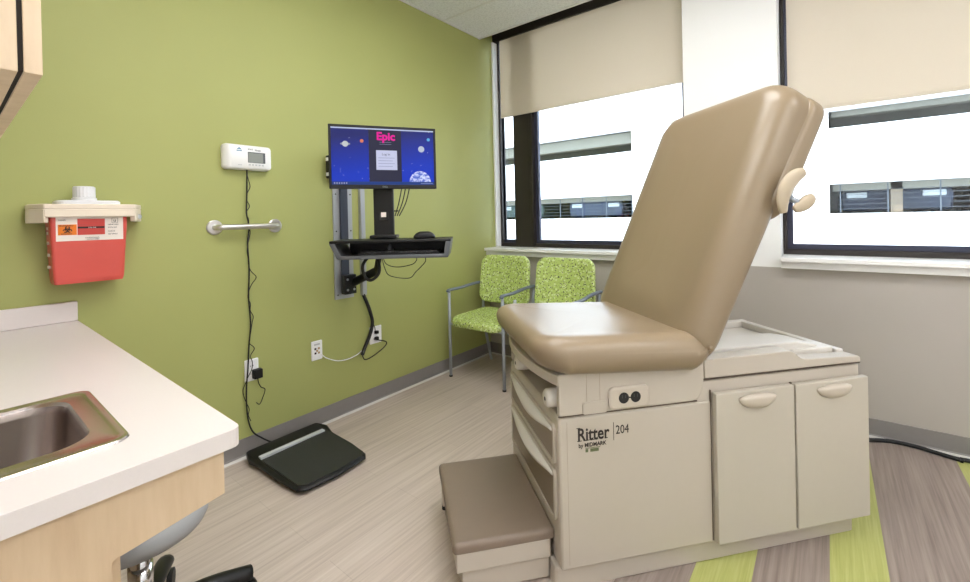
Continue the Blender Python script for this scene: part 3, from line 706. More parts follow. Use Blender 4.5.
# bracket: outer skirt z 1.341-1.415, front lower lip notch above the bin label
prism(b, [(p[0], p[1] - oy) for p in pts], 'z', 1.395 - oz, 1.416 - oz)
for i in range(5):
    a, c = pts[i], pts[i + 1]; ai, ci = ins[i], ins[i + 1]
    zl = 1.339 if i != 2 else 1.352
    if i == 2:
        prism(b, [(p[0], p[1] - oy) for p in ((0.139, 0.277), (0.155, 0.262), (0.155, 0.553), (0.139, 0.537))], 'z', 1.361 - oz, 1.396 - oz)
    else:
        prism(b, [(p[0], p[1] - oy) for p in (a, c, ci, ai)], 'z', zl - oz, 1.396 - oz)
br = obj('bracket', b, M_sbeige, t, bevel=0.004)
obj('lock', cyl(NB(), (0.085, 0.566 - oy, 1.362 - oz), (0.112, 0.577 - oy, 1.361 - oz), 0.011, n=18), M_chrome, t)
rr = rrect(0.075, 0.405 - oy, 0.062, 0.105, 0.03, 6)
rr2 = rrect(0.075, 0.405 - oy, 0.055, 0.098, 0.026, 6)
obj('lid', loft(NB(), [[(p[0], p[1], 1.416 - oz) for p in rr], [(p[0], p[1], 1.427 - oz) for p in rr], [(p[0], p[1], 1.433 - oz) for p in rr2]]), M_clear, t)
N = 40; ring = lambda r, z, c=False: [((0.08 + (r + (0.0010 if (k % 2 and c) else 0)) * math.cos(2 * math.pi * k / N)), (0.395 - oy + (r + (0.0010 if (k % 2 and c) else 0)) * math.sin(2 * math.pi * k / N)), z - oz) for k in range(N)]
obj('cap', loft(NB(), [ring(0.041, 1.433), ring(0.041, 1.444), ring(0.036, 1.446, True), ring(0.036, 1.490, True), ring(0.033, 1.494)]), M_clear, t)
# label: plane following the slightly raked bin front
def bf(z): return 0.122 + (0.136 - 0.122) * (z - 1.10) / 0.23 + 0.0008
def lab(name, y0, y1, z0, z1, m, up, par=None):
    b = NB(); vs = []
    for (y, z) in ((y0, z0), (y1, z0), (y1, z1), (y0, z1)): vs.append(b.verts.new((bf(z) + up, y - oy, z - oz)))
    vb = [b.verts.new((v.co.x - 0.0006, v.co.y, v.co.z)) for v in vs]
    b.faces.new(vs); b.faces.new(vb[::-1])
    for i in range(4): b.faces.new((vs[i], vb[i], vb[(i + 1) % 4], vs[(i + 1) % 4]))
    return obj(name, b, m, par or t)
L_ = lab('label', 0.297, 0.512, 1.262, 1.366, M_label, 0.0004)
lab('biohazard_panel', 0.303, 0.360, 1.287, 1.331, M_orange, 0.001, L_)
lab('red_panel', 0.362, 0.450, 1.286, 1.354, M_redp, 0.001, L_)
lab('black_band', 0.363, 0.449, 1.3135, 1.321, M_ink, 0.0016, L_)
LF = lambda y, z, u=0.0022: frame4((bf(z) + u, y - oy, z - oz), (0, 1, 0), (0.06, 0, 1))
b = NB()   # biohazard trefoil: three rings and a hub
def ringmesh(b, cy_, cz_, r0, r1, n=20, skip=None):
    for k in range(n):
        if skip and skip[0] <= k < skip[1]: continue
        a0 = 2 * math.pi * k / n; a1 = 2 * math.pi * (k + 1) / n
        q = [(cy_ + r * math.cos(a), cz_ + r * math.sin(a)) for r, a in ((r0, a0), (r1, a0), (r1, a1), (r0, a1))]
        b.faces.new([b.verts.new((bf(z) + 0.002, y - oy, z - oz)) for y, z in q])
for k in range(3):
    a = math.radians(90 + 120 * k); s0 = int(((math.degrees(a) - 25) % 360) / 18)
    ringmesh(b, 0.3315 + 0.0075 * math.cos(a), 1.3085 + 0.0075 * math.sin(a), 0.0042, 0.0078, 20, (s0, s0 + 3))
ringmesh(b, 0.3315, 1.3085, 0.0055, 0.0075, 20); ringmesh(b, 0.3315, 1.3085, 0.0003, 0.003, 12)
obj('biohazard_symbol', b, M_ink, L_)
text('lettering', 'BIOHAZARD', 0.0078, M_ink, L_, LF(0.306, 1.323), sx=0.98)
text('lettering', 'BIOHAZARD', 0.0065, M_ink, L_, LF(0.312, 1.290), sx=0.9)
text('lettering', 'FULL LINE', 0.0062, M_label, L_, LF(0.396, 1.3148), sx=0.9)
text('lettering', 'SHARPS', 0.0065, M_ink, L_, LF(0.304, 1.347))
text('lettering', 'CAUTION SHARPS', 0.0055, M_ink, L_, LF(0.386, 1.272)); text('lettering', 'DO NOT OPEN', 0.0055, M_ink, L_, LF(0.392, 1.265))
for i, s in enumerate(('DISPOSE WHEN', 'AT FULL LINE', 'CLOSE LID', 'KEEP UPRIGHT')): text('lettering', s, 0.0062, M_ink, L_, LF(0.460, 1.326 - 0.0125 * i - (0.004 if i > 1 else 0)), sx=0.8)
text('lettering', 'u', 0.02, M_ink, L_, LF(0.478, 1.340))
b = NB()
for (y0, y1, z0, z1) in ((0.473, 0.494, 1.3555, 1.3565), (0.473, 0.474, 1.337, 1.3565), (0.493, 0.494, 1.337, 1.3565), (0.473, 0.494, 1.336, 1.337)):
    b.faces.new([b.verts.new((bf(z) + 0.0014, y - oy, z - oz)) for y, z in ((y0, z0), (y1, z0), (y1, z1), (y0, z1))])
obj('pictogram_frame', b, M_ink, L_)
b = NB()
for z0 in (1.15, 1.20, 1.25, 1.29, 1.31): box(b, 0.055, 0.085, 0.2785 - oy, 0.2845 - oy, z0 - oz, z0 + 0.012 - oz)
obj('fill_marks', b, M_label, t)

# ------------------------------------------------------------------ scale read-out on the wall, grab rail
t = thing('scale_display', 'white wall-mounted digital scale display with grey screen above the grab rail', 'scale display', (0.0, 1.09, 1.69))
rg = [[(x, p[0], p[1]) for p in rrect(0.002, 0, hy, hz, r, 6)] for x, hy, hz, r in ((0.002, 0.125, 0.070, 0.02), (0.03, 0.125, 0.070, 0.02), (0.048, 0.118, 0.066, 0.018), (0.054, 0.104, 0.060, 0.014))]
for r_ in rg[2:]:
    for i, p in enumerate(r_): r_[i] = (p[0], p[1] + 0.008, p[2])
obj('case', loft(NB(), rg), M_whitepl, t, smooth=False, bevel=0.002)
obj('screen_bezel', bx(0.0540, 0.0550, -0.003, 0.092, -0.030, 0.030), mat('bezel_dark', S(84, 86, 92), 0.4), t)
obj('screen', bx(0.0545, 0.0556, 0.0, 0.080, -0.028, 0.025), M_lcd, t)
D4 = lambda y, z: frame4((0.0552, y, z), (0, 1, 0), (0, 0, 1))
text('lettering', 'STAT', 0.013, M_ink, t, D4(-0.004, 0.040)); text('lettering', 'Weigh', 0.013, M_ink, t, D4(0.034, 0.038))
b = NB(); prism(b, [(-0.062, 0.040), (-0.048, 0.052), (-0.034, 0.040)], 'x', 0.0535, 0.0550); box(b, 0.0535, 0.0550, -0.062, -0.034, 0.030, 0.036)
obj('emblem', b, M_blueink, t)
b = NB()
for k in range(5): box(b, 0.0535, 0.0553, 0.0 + 0.018 * k, 0.011 + 0.018 * k, -0.046, -0.038)
box(b, 0.0535, 0.0553, -0.056, -0.036, -0.048, -0.044)
obj('button', b, mat('button_grey', S(198, 200, 204), 0.5), t)

t = thing('grab_rail', 'short brushed steel grab rail on the green wall below the scale display', 'grab rail', (0, 1.09, 1.30))
obj('bar', tube(NB(), [(0.004, -0.163, 0), (0.035, -0.160, 0), (0.055, -0.146, 0), (0.060, -0.115, 0), (0.060, 0, 0), (0.060, 0.115, 0), (0.055, 0.146, 0), (0.035, 0.160, 0), (0.004, 0.163, 0)], 0.0155, n=18, sub=6), M_railst, t, smooth=True)
for s in (-1, 1):
    obj('flange', loft(NB(), [[(x, s * 0.163 + r * math.cos(2 * math.pi * k / 28), r * math.sin(2 * math.pi * k / 28)) for k in range(28)] for x, r in ((0.001, 0.040), (0.006, 0.040), (0.010, 0.034), (0.011, 0.010))]), M_railst, t, smooth=False)

# ------------------------------------------------------------------ outlets
def outlet(y, z, label, kind='duplex', pw=0.038):
    t = thing('wall_outlet', label, 'outlet', (0, y, z), group='white wall plates on the green wall')
    rr = rrect(0, 0, pw, 0.062, 0.006, 3); r2 = rrect(0, 0, pw - 0.004, 0.058, 0.005, 3)
    obj('plate', loft(NB(), [[(0.0005, p[0], p[1]) for p in rr], [(0.004, p[0], p[1]) for p in rr], [(0.0065, p[0], p[1]) for p in r2]]), M_whitepl, t)
    if kind == 'duplex':
        for zz in (-0.022, 0.022):
            s = obj('socket', loft(NB(), [[(x, p[0], p[1] + zz) for p in rrect(0, 0, 0.017, 0.0145, 0.007, 4)] for x in (0.006, 0.0082)]), M_whitepl, t)
            b = NB(); box(b, 0.008, 0.0086, -0.008, -0.0055, zz - 0.002, zz + 0.006); box(b, 0.008, 0.0086, 0.0055, 0.008, zz - 0.002, zz + 0.006)
            obj('slots', b, M_ink, s)
    else:
        for (yy, zz) in ((-0.012, 0.012), (0.012, 0.012), (-0.012, -0.016), (0.012, -0.016), (0, -0.002)): obj('port', bx(0.006, 0.009, yy - 0.006, yy + 0.006, zz - 0.006, zz + 0.006), M_ink if yy < 0 else mat('port_tan', S(176, 140, 100), 0.5), t)
        b = NB(); box(b, 0.006, 0.0072, -0.02, 0.02, 0.034, 0.044); obj('tag_strip', b, mat('tag_grey', S(190, 190, 190), 0.5), t)
    return t
outlet(1.098, 0.478, 'white duplex wall outlet above the floor scale with black adapter plugged in')
outlet(1.502, 0.487, 'white data wall plate with small jacks and white cable', 'data')
outlet(1.966, 0.484, 'white duplex wall outlet with two black plugs below the workstation', pw=0.052)
t = thing('power_adapter', 'small black plug-in power adapter in the outlet behind the scale cords', 'adapter', (0.009, 1.120, 0.456))
obj('case', bx(0.0, 0.035, -0.024, 0.024, -0.026, 0.026), M_black, t, bevel=0.004)
obj('lead', tube(NB(), [(0.02, 0.0, -0.026), (0.02, 0.004, -0.055), (0.014, 0.02, -0.085), (0.012, 0.042, -0.105), (0.012, 0.03, -0.145), (0.012, 0.010, -0.18), (0.012, -0.008, -0.165)], 0.0025, n=8), M_blackrub, t, smooth=True)
# cords of the scale
t = bpy.data.objects['scale_display']; CORD = True
obj('main_cord', tube(NB(), [(0.03, 0.0, 1.622), (0.018, 0.002, 1.50), (0.02, -0.004, 1.38), (0.022, 0.006, 1.30), (0.02, -0.002, 1.20), (0.016, 0.004, 1.05), (0.016, -0.003, 0.90), (0.016, 0.004, 0.75), (0.016, -0.008, 0.62), (0.024, -0.020, 0.50), (0.024, -0.030, 0.40), (0.018, -0.030, 0.30), (0.018, -0.022, 0.20), (0.022, 0.0, 0.13), (0.03, 0.04, 0.085), (0.055, 0.075, 0.055), (0.085, 0.095, 0.045)], 0.0042, n=8), M_blackrub, t, smooth=True, loc=(0, 0, -1.69))
pts = []
for i in range(39):
    z = 1.60 - i * 0.037; pts.append((0.018 + 0.006 * math.sin(i * 1.3), 0.006 + 0.011 * math.sin(i * 0.9) + random.uniform(-0.006, 0.006) + (0.02 if i % 11 == 5 else 0) - (0.035 * smst(0.6, 0.38, z)), z))
obj('thin_cord', tube(NB(), pts, 0.0022, n=7, sub=5), M_blackrub, t, smooth=True, loc=(0, 0, -1.69))

# ------------------------------------------------------------------ floor scale
t = thing('floor_scale', 'low black floor scale platform with a silver stripe beside the green wall', 'scale', (0.33, 1.245, 0), 0)
def sc_pts(g=0):
    # outline in (x from wall, y): back edge near wall, front bowed
    o = []
    for (x, y) in ((-0.265 + g, -0.20 + g), (-0.265 + g, 0.20 - g), (-0.18, 0.222 - g), (-0.10, 0.205 - g), (0.10, 0.205 - g), (0.24 - g, 0.19 - g), (0.275 - g, 0.165 - g), (0.292 - g, 0.0), (0.275 - g, -0.165 + g), (0.24 - g, -0.19 + g), (0.10, -0.205 + g), (-0.10, -0.205 + g), (-0.18, -0.222 + g)): o.append((x, y))
    return o
b = NB()
def ztop(x): return 0.060 if x < -0.14 else 0.050 - 0.012 * (x + 0.14) / 0.4
loft(b, [[(x, y, 0.008) for x, y in sc_pts(0.02)], [(x, y, 0.022) for x, y in sc_pts(0)], [(x, y, ztop(x) - 0.010) for x, y in sc_pts(0)], [(x, y, ztop(x)) for x, y in sc_pts(0.012)]])
t.scale = (1.03, 1.05, 1.0)
obj('platform', b, M_black, t, bevel=0.003)
obj('stripe', prism(NB(), [(-0.146, -0.188), (-0.118, -0.188), (-0.118, 0.168), (-0.146, 0.168)], 'z', 0.050, 0.0625), mat('silver_stripe', S(205, 208, 214), 0.4, 0.1), t)
b = NB(); prism(b, [(-0.105, -0.190), (0.235, -0.178), (0.262, -0.15), (0.274, 0), (0.262, 0.15), (0.235, 0.178), (-0.105, 0.190)], 'z', 0.030, 0.0400)
for v in b.verts:
    if v.co.z > 0.035: v.co.z = ztop(v.co.x) + 0.006
obj('mat', b, M_scaletop, t)
for (x, y) in ((-0.2, -0.15), (-0.2, 0.15), (0.2, -0.15), (0.2, 0.15)): obj('foot', cyl(NB(), (x, y, 0), (x, y, 0.012), 0.016, n=14), M_blackrub, t)

# ------------------------------------------------------------------ wall workstation
t = thing('wall_workstation', 'wall-mounted computer workstation arm with grey rail and black keyboard tray', 'workstation', (0, 1.74, 0.8))
def W_(x, y, z): return (x, y - 1.74, z - 0.8)
b = NB(); box(b, 0.001, 0.012, 1.640 - 1.74, 1.787 - 1.74, -0.01, 0.93)
r = obj('rail', b, M_rail, t, bevel=0.002)
obj('rail_slot', bx(0.012, 0.028, 1.688 - 1.74, 1.742 - 1.74, 0.15, 0.93), M_railslot, r)
b = NB()
for yy in (1.660, 1.772):
    for zz in (0.02, 0.45, 0.70, 0.90): cyl(b, (0.012, yy - 1.74, zz), (0.0145, yy - 1.74, zz), 0.005, n=10)
obj('screw', b, M_ink, r)
# white/grey cable channel to the right of rail
obj('cable_channel', loft(NB(), [[W_(0.001 + 0.024 * (1 if k in (1, 2) else 0), yy, z) for k, yy in enumerate((1.845, 1.851, 1.885, 1.891))] for z in (0.79, 1.56)]), M_rail, t, bevel=0.003)
s = obj('slider_bracket', bx(0.0285, 0.075, 1.675 - 1.74, 1.765 - 1.74, 0.025, 0.155), M_black, t, bevel=0.004)
b = NB()
for yy in (1.695, 1.745):
    for zz in (0.055, 0.125): cyl(b, (0.075, yy - 1.74, zz), (0.078, yy - 1.74, zz), 0.008, n=12)
obj('bolt', b, M_rail, s)
# upper clamp near the monitor's left side
u = obj('monitor_clamp', bx(0.0285, 0.07, 1.582 - 1.74, 1.78 - 1.74, 0.80, 0.95), M_black, t, bevel=0.004)
b = NB(); box(b, 0.038, 0.062, 1.578 - 1.74, 1.582 - 1.74, 0.815, 0.837); box(b, 0.038, 0.062, 1.578 - 1.74, 1.582 - 1.74, 0.913, 0.935)
obj('clamp_pad', b, M_whitepl, u)
# arm from slider to the tray
TF = Vector((0.783, 1.493, 0)); TA = math.atan2(R_.y, R_.x) + math.radians(1.5)
tx = Vector((math.cos(TA), math.sin(TA), 0)); ty = Vector((-math.sin(TA), math.cos(TA), 0))
def TP(x, y, z): return W_(*(TF + tx * x + ty * y + Vector((0, 0, z))))
mid = TP(-0.05, 0.24, 1.11)
obj('lower_arm', tube(NB(), [W_(0.07, 1.745, 0.90), W_(0.30, 1.76, 0.99), TP(-0.11, 0.20, 1.115)], 0.024, n=12, sub=1, flat=(1.2, 0.7), up=(0, 0, 1)), M_black, t, smooth=True)
obj('upper_arm', tube(NB(), [W_(0.06, 1.745, 1.09), W_(0.33, 1.80, 1.22), TP(-0.04, 0.20, 1.14)], 0.022, n=12, sub=1, flat=(1.2, 0.7), up=(0, 0, 1)), M_rail, t, smooth=True)
# keyboard tray
def tb(name, a, m, par, bev=0.004):
    b = NB(); vs = []
    x0, x1, y0, y1, z0, z1 = a
    for p in ((x0, y0, z0), (x1, y0, z0), (x1, y1, z0), (x0, y1, z0), (x0, y0, z1), (x1, y0, z1), (x1, y1, z1), (x0, y1, z1)): vs.append(b.verts.new(TP(*p)))
    for f_ in ((0, 3, 2, 1), (4, 5, 6, 7), (0, 1, 5, 4), (1, 2, 6, 5), (2, 3, 7, 6), (3, 0, 4, 7)): b.faces.new([vs[i] for i in f_])
    return obj(name, b, m, par, bevel=bev)
M_traygrey = mat('tray_edge_grey', S(96, 98, 102), 0.4, 0.3)
kt = tb('keyboard_tray', (-0.330, 0.315, 0.0, 0.25, 1.198, 1.212), M_black, t)
tb('tray_floor', (-0.29, 0.30, 0.012, 0.25, 1.115, 1.124), M_black, kt)
tb('tray_lip', (-0.285, 0.298, 0.0, 0.012, 1.112, 1.132), M_traygrey, kt)
tb('tray_back', (-0.29, 0.30, 0.24, 0.25, 1.124, 1.198), M_black, kt)
def slope_side(x0, x1, name, m):
    b = NB(); vs = [b.verts.new(TP(*p)) for p in ((x0, 0.0, 1.198), (x1, 0.0, 1.115), (x1 + 0.028 * (1 if x1 > x0 else -1), 0.0, 1.115), (x0 + 0.028 * (1 if x1 > x0 else -1), 0.0, 1.198))]
    vb = [b.verts.new(TP(*p)) for p in ((x0, 0.25, 1.198), (x1, 0.25, 1.115), (x1 + 0.02 * (1 if x1 > x0 else -1), 0.25, 1.115), (x0 + 0.02 * (1 if x1 > x0 else -1), 0.25, 1.198))]
    b.faces.new(vs); b.faces.new(vb[::-1])
    for i in range(4): b.faces.new((vs[i], vb[i], vb[(i + 1) % 4], vs[(i + 1) % 4]))
    return obj(name, b, m, kt, bevel=0.002)
slope_side(-0.330, -0.290, 'tray_side', M_traygrey); slope_side(0.315, 0.300, 'tray_side', M_traygrey)
b = NB()
tb('monitor_neck', (-0.122, -0.010, 0.13, 0.17, 1.212, 1.50), M_black, t, 0.01)
tb('neck_foot', (-0.140, 0.008, 0.10, 0.20, 1.215, 1.235), M_black, t, 0.006)
tb('neck_release', (-0.088, -0.038, 0.118, 0.131, 1.315, 1.365), M_blackrub, t, 0.004)
tb('neck_label', (-0.076, -0.048, 0.1155, 0.1185, 1.335, 1.362), M_label, t, 0)
tb('neck_hook', (-0.008, 0.016, 0.14, 0.155, 1.365, 1.372), M_black, t, 0)
obj('cable_loop', tube(NB(), [TP(-0.15, 0.14, 1.12), TP(-0.185, 0.12, 1.07), TP(-0.175, 0.12, 1.005), TP(-0.14, 0.12, 0.985), TP(-0.10, 0.13, 1.02), TP(-0.10, 0.14, 1.08), TP(-0.13, 0.15, 1.13)], 0.0085, n=8), M_blackrub, t, smooth=True)
obj('thin_wire', tube(NB(), [TP(-0.06, 0.05, 1.13), TP(-0.04, 0.05, 1.08), TP(0.02, 0.05, 1.062), TP(0.10, 0.05, 1.075), TP(0.125, 0.05, 1.10), TP(0.12, 0.05, 1.115)], 0.0022, n=6), M_blackrub, t, smooth=True)
obj('thin_wire', tube(NB(), [TP(-0.065, 0.05, 1.13), TP(-0.05, 0.05, 1.06), TP(-0.02, 0.05, 1.015), TP(0.08, 0.05, 1.000), TP(0.12, 0.05, 1.035), TP(0.17, 0.05, 1.085), TP(0.17, 0.05, 1.115)], 0.0022, n=6), M_blackrub, t, smooth=True)
for k in range(3): obj('monitor_wire', tube(NB(), [TP(-0.005 + 0.012 * k, 0.15, 1.34), TP(0.02 + 0.02 * k, 0.15, 1.42), TP(0.045 + 0.022 * k, 0.14, 1.53)], 0.003, n=6), M_blackrub, t, smooth=True)
# keyboard and mouse
kl = TF + tx * 0.03 + ty * 0.10
k = thing('keyboard', 'slim black keyboard lying inside the pull-out tray', 'keyboard', (kl.x, kl.y, 1.1245), TA)
obj('case', bx(-0.22, 0.22, -0.065, 0.065, 0.0, 0.018), M_black, k, bevel=0.004)
b = NB()
for i in range(15):
    for j in range(5): box(b, -0.21 + i * 0.028, -0.186 + i * 0.028, -0.056 + j * 0.0225, -0.038 + j * 0.0225, 0.018, 0.024)
obj('keys', b, mat('keycaps', S(50, 50, 54), 0.4), k)
kl = TF + tx * 0.165 + ty * 0.09
k = thing('computer_mouse', 'black computer mouse resting on top of the keyboard tray', 'mouse', (kl.x, kl.y, 1.2125), TA)
def md(x, y, z, u): return (x, y, z * (1 - 0.55 * ((x) / 0.055) ** 2 * 0.8) if u > 0.1 else z)
obj('shell', pad(0, 0, 0.060, 0.036, 0.034, 0.0, 0.042, 0.022, 0.006, md, n=6, k=5), M_black, k, smooth=True)
obj('wheel', cyl(NB(), (-0.03, -0.003, 0.026), (-0.03, 0.003, 0.026), 0.008, n=14), M_blackrub, k)
# monitor
MA = math.atan2(R_.y, R_.x) + math.radians(20)
t = thing('monitor', 'black flat monitor showing a blue outer space login screen', 'monitor', (0.696, 1.530, 1.491), MA)
hw, hh = 0.289, 0.343
obj('housing', bx(-hw, hw, 0.003, 0.03, 0, hh), M_black, t, bevel=0.005)
b = NB()
for a in ((-hw, hw, 0, 0.022), (-hw, hw, hh - 0.014, hh), (-hw, -hw + 0.013, 0.02, hh - 0.012), (hw - 0.013, hw, 0.02, hh - 0.012)): box(b, a[0], a[1], -0.004, 0.006, a[2], a[3])
obj('bezel', b, M_black, t, bevel=0.002)
obj('mount_block', bx(-0.06, 0.06, 0.03, 0.085, 0.02, 0.15), M_black, t, bevel=0.006)
def scr_mat(name, col, st=1.0): return mat(name, tuple(c * 0.03 for c in col), 0.3, emis=col, estr=st * 0.85, spec=0.1)
def space_mat():
    M = bpy.data.materials.new('space_wallpaper'); M.use_nodes = True; nt = M.node_tree; bs = nt.nodes['Principled BSDF']
    bs.inputs['Base Color'].default_value = (0.01, 0.01, 0.02, 1); bs.inputs['Roughness'].default_value = 0.3; bs.inputs['Specular IOR Level'].default_value = 0.1
    tc = nt.nodes.new('ShaderNodeTexCoord'); sp = nt.nodes.new('ShaderNodeSeparateXYZ'); nt.links.new(tc.outputs['Object'], sp.inputs[0])
    mr = nt.nodes.new('ShaderNodeMapRange'); mr.inputs[1].default_value = 0.02; mr.inputs[2].default_value = 0.345; nt.links.new(sp.outputs['Z'], mr.inputs[0])
    mr2 = nt.nodes.new('ShaderNodeMapRange'); mr2.inputs[1].default_value = 0.3; mr2.inputs[2].default_value = -0.5; mr2.inputs[3].default_value = 0.0; mr2.inputs[4].default_value = 0.3; nt.links.new(sp.outputs['X'], mr2.inputs[0])
    ad = nt.nodes.new('ShaderNodeMath'); nt.links.new(mr.outputs[0], ad.inputs[0]); nt.links.new(mr2.outputs[0], ad.inputs[1])
    r = nt.nodes.new('ShaderNodeValToRGB'); nt.links.new(ad.outputs[0], r.inputs[0])
    r.color_ramp.elements[0].position = 0.35; r.color_ramp.elements[0].color = S(8, 50, 182) + (1,)
    r.color_ramp.elements[1].position = 1.0; r.color_ramp.elements[1].color = S(30, 36, 100) + (1,)
    v = nt.nodes.new('ShaderNodeTexVoronoi'); v.inputs['Scale'].default_value = 46; nt.links.new(tc.outputs['Object'], v.inputs['Vector'])
    lt = nt.nodes.new('ShaderNodeMath'); lt.operation = 'LESS_THAN'; lt.inputs[1].default_value = 0.07; nt.links.new(v.outputs['Distance'], lt.inputs[0])
    mx = nt.nodes.new('ShaderNodeMix'); mx.data_type = 'RGBA'; mx.inputs['B'].default_value = (0.5, 0.6, 0.9, 1)
    nt.links.new(lt.outputs[0], mx.inputs['Factor']); nt.links.new(r.outputs[0], mx.inputs['A'])
    nt.links.new(mx.outputs['Result'], bs.inputs['Emission Color']); bs.inputs['Emission Strength'].default_value = 1.0
    return M
sx0, sx1, sz0, sz1 = -hw + 0.013, hw - 0.013, 0.022, hh - 0.014
sc = obj('screen', bx(sx0, sx1, 0.0, 0.003, sz0, sz1), space_mat(), t)
def dim(n, a, m, y=-0.0006): return obj(n, bx(a[0], a[1], y, 0.0005, a[2], a[3]), m, sc)
W2, H2 = sx1 - sx0, sz1 - sz0
PX = lambda u: sx0 + W2 * u
PZ = lambda v: sz1 - H2 * v
dim('menu_strip', (sx0, sx1, PZ(0.022), sz1), scr_mat('screen_pale', S(196, 206, 236)))
dim('login_column', (PX(0.35), PX(0.67), PZ(0.945), PZ(0.022)), scr_mat('screen_slate', S(52, 52, 72)))
dim('taskbar', (sx0, sx1, sz0, PZ(0.945)), scr_mat('screen_taskbar', S(40, 66, 134)))
dim('login_box', (PX(0.42), PX(0.625), PZ(0.735), PZ(0.385)), scr_mat('screen_box', S(204, 208, 236)), -0.0012)
SM = lambda u, v, y=-0.0016: frame4((PX(u), y, PZ(v)), (1, 0, 0), (0, 0, 1))
text('logo_lettering', 'Epic', 0.060, scr_mat('screen_pink', S(234, 40, 158)), sc, SM(0.425, 0.20), bold=0.0022, sx=1.02)
text('lettering', 'Log In', 0.018, scr_mat('screen_ink', S(70, 74, 110)), sc, SM(0.475, 0.475))
for i in range(4): dim('text_line', (PX(0.44), PX(0.60 - 0.02 * (i % 2)), PZ(0.525 + 0.05 * i), PZ(0.517 + 0.05 * i)), scr_mat('screen_line', S(140, 146, 186)), -0.0016)
for i in range(2): dim('caption_line', (PX(0.455), PX(0.57), PZ(0.245 + 0.035 * i), PZ(0.238 + 0.035 * i)), scr_mat('screen_cap', S(128, 132, 160)), -0.0012)
def sdisc(name, u, v, r, col, ez=1.0, y=-0.0012):
    b = NB(); n = 24
    f_ = b.faces.new([b.verts.new((PX(u) + r * math.cos(2 * math.pi * k / n), y, PZ(v) + ez * r * math.sin(2 * math.pi * k / n))) for k in range(n)])
    return obj(name, b, scr_mat('screen_' + name, col), sc)
sdisc('planet_ring', 0.13, 0.29, 0.026, S(150, 158, 176), 0.3); sdisc('ringed_planet', 0.13, 0.29, 0.0155, S(200, 206, 206), 1, -0.0016)
sdisc('orange_planet', 0.285, 0.23, 0.0095, S(222, 128, 96)); sdisc('pale_moon', 0.872, 0.345, 0.0175, S(190, 200, 216)); sdisc('cyan_planet', 0.948, 0.165, 0.009, S(96, 176, 232))
b = NB(); n = 24
b.faces.new([b.verts.new((PX(0.855) + 0.060 * math.cos(math.pi * k / n), -0.001, PZ(0.945) + 0.060 * math.sin(math.pi * k / n))) for k in range(n + 1)])
em = bpy.data.materials.new('earth'); em.use_nodes = True; nt = em.node_tree; bs = nt.nodes['Principled BSDF']; tc = nt.nodes.new('ShaderNodeTexCoord'); nn = nt.nodes.new('ShaderNodeTexNoise'); nn.inputs['Scale'].default_value = 55; nn.inputs['Detail'].default_value = 4
nt.links.new(tc.outputs['Object'], nn.inputs['Vector']); rp = nt.nodes.new('ShaderNodeValToRGB'); rp.color_ramp.elements[0].position = 0.42; rp.color_ramp.elements[0].color = S(60, 92, 190) + (1,); rp.color_ramp.elements[1].position = 0.6; rp.color_ramp.elements[1].color = S(206, 214, 240) + (1,)
nt.links.new(nn.outputs['Fac'], rp.inputs[0]); nt.links.new(rp.outputs[0], bs.inputs['Emission Color']); bs.inputs['Emission Strength'].default_value = 1; bs.inputs['Base Color'].default_value = (0.02, 0.02, 0.05, 1)
obj('earth', b, em, sc)
for k in range(6): dim('task_icon', (PX(0.02 + 0.022 * k), PX(0.03 + 0.022 * k), PZ(0.985), PZ(0.962)), scr_mat('screen_icon', S(190, 190, 214)), -0.0012)
dim('tray_icons', (PX(0.86), PX(0.985), PZ(0.982), PZ(0.966)), scr_mat('screen_icon2', S(120, 136, 186)), -0.0012)
text('maker_mark', 'DELL', 0.013, M_lcd, t, frame4((-0.014, -0.0046, 0.006), (1, 0, 0), (0, 0, 1)))

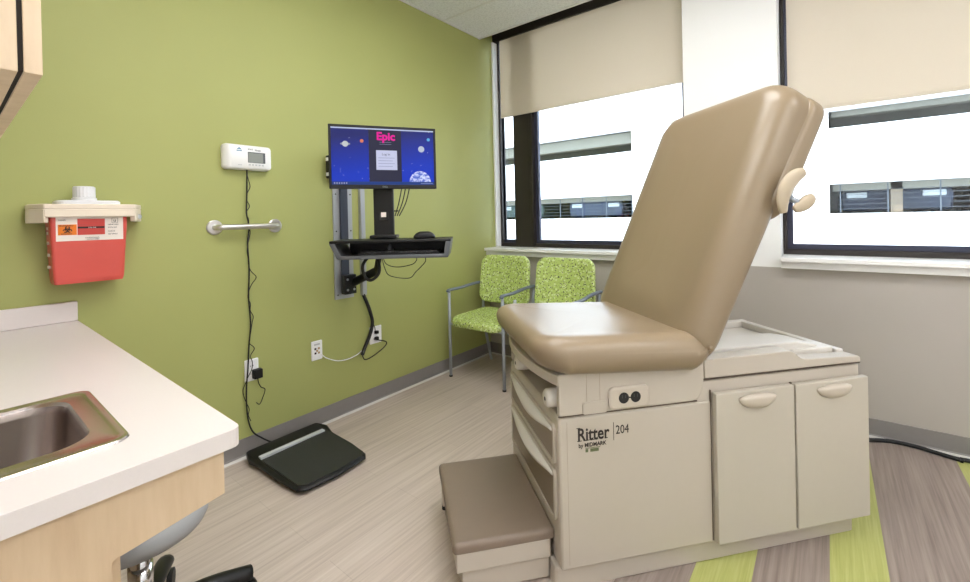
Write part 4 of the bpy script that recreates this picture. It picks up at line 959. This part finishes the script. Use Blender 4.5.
# cable sleeve from the channel, white data cable
t = thing('cable_sleeve', 'thick black cable sleeve hanging from workstation channel beside the outlet', 'cable', (0.0, 1.90, 0.4))
def q_(y, z, x=0.02): return (x, y - 1.90 - 0.03, z - 0.4)
obj('sleeve', tube(NB(), [q_(1.89, 0.80, 0.012), q_(1.905, 0.74, 0.03), q_(1.935, 0.66, 0.03), q_(1.950, 0.58, 0.03), q_(1.925, 0.50, 0.03), q_(1.88, 0.42, 0.03), q_(1.858, 0.375, 0.03)], 0.0125, n=12), M_blackrub, t, smooth=True)
obj('plug_lead', tube(NB(), [q_(1.858, 0.378, 0.03), q_(1.88, 0.338, 0.03), q_(1.95, 0.345, 0.03), q_(2.05, 0.385, 0.03), q_(2.065, 0.42, 0.035), q_(1.99, 0.452, 0.035), q_(1.965, 0.462, 0.02)], 0.004, n=8), M_blackrub, t, smooth=True)
obj('upper_lead', tube(NB(), [q_(1.952, 0.585, 0.03), q_(1.965, 0.55, 0.035), q_(1.975, 0.515, 0.028)], 0.003, n=8), M_blackrub, t, smooth=True)
for (yy, zz) in ((1.962, 0.505), (1.962, 0.461)): obj('plug', bx(0.009, 0.032, yy - 0.013 - 1.90, yy + 0.013 - 1.90, zz - 0.011 - 0.4, zz + 0.011 - 0.4), M_black, t, bevel=0.003)
t = thing('data_cable', 'thin white data cable sagging between the data plate and black sleeve', 'cable', (0.0, 1.7, 0.4))
obj('lead', tube(NB(), [(0.012, -0.17, 0.055), (0.02, -0.14, 0.025), (0.02, -0.06, -0.015), (0.02, 0.02, -0.025), (0.02, 0.09, -0.015), (0.024, 0.128, 0.005)], 0.0032, n=8), M_whitepl, t, smooth=True)
# floor cable by the right wall
t = thing('floor_cable', 'thick black power cable lying along the far baseboard right of the exam table', 'cable', (2.9, 3.2, 0))
obj('cord', tube(NB(), [(x - 2.9, y - 3.2, 0.011) for x, y in ((2.45, 2.95), (2.60, 3.12), (2.763, 3.240), (2.861, 3.295), (2.962, 3.298), (3.051, 3.272), (3.121, 3.255), (3.158, 3.265), (3.4, 3.28), (4.4, 3.27))], 0.0105, n=10), M_blackrub, t, smooth=True)
obj('cable_tie', cyl(NB(), (0.221, 0.052, 0.011), (0.232, 0.051, 0.011), 0.014, n=12), M_blackrub, t)
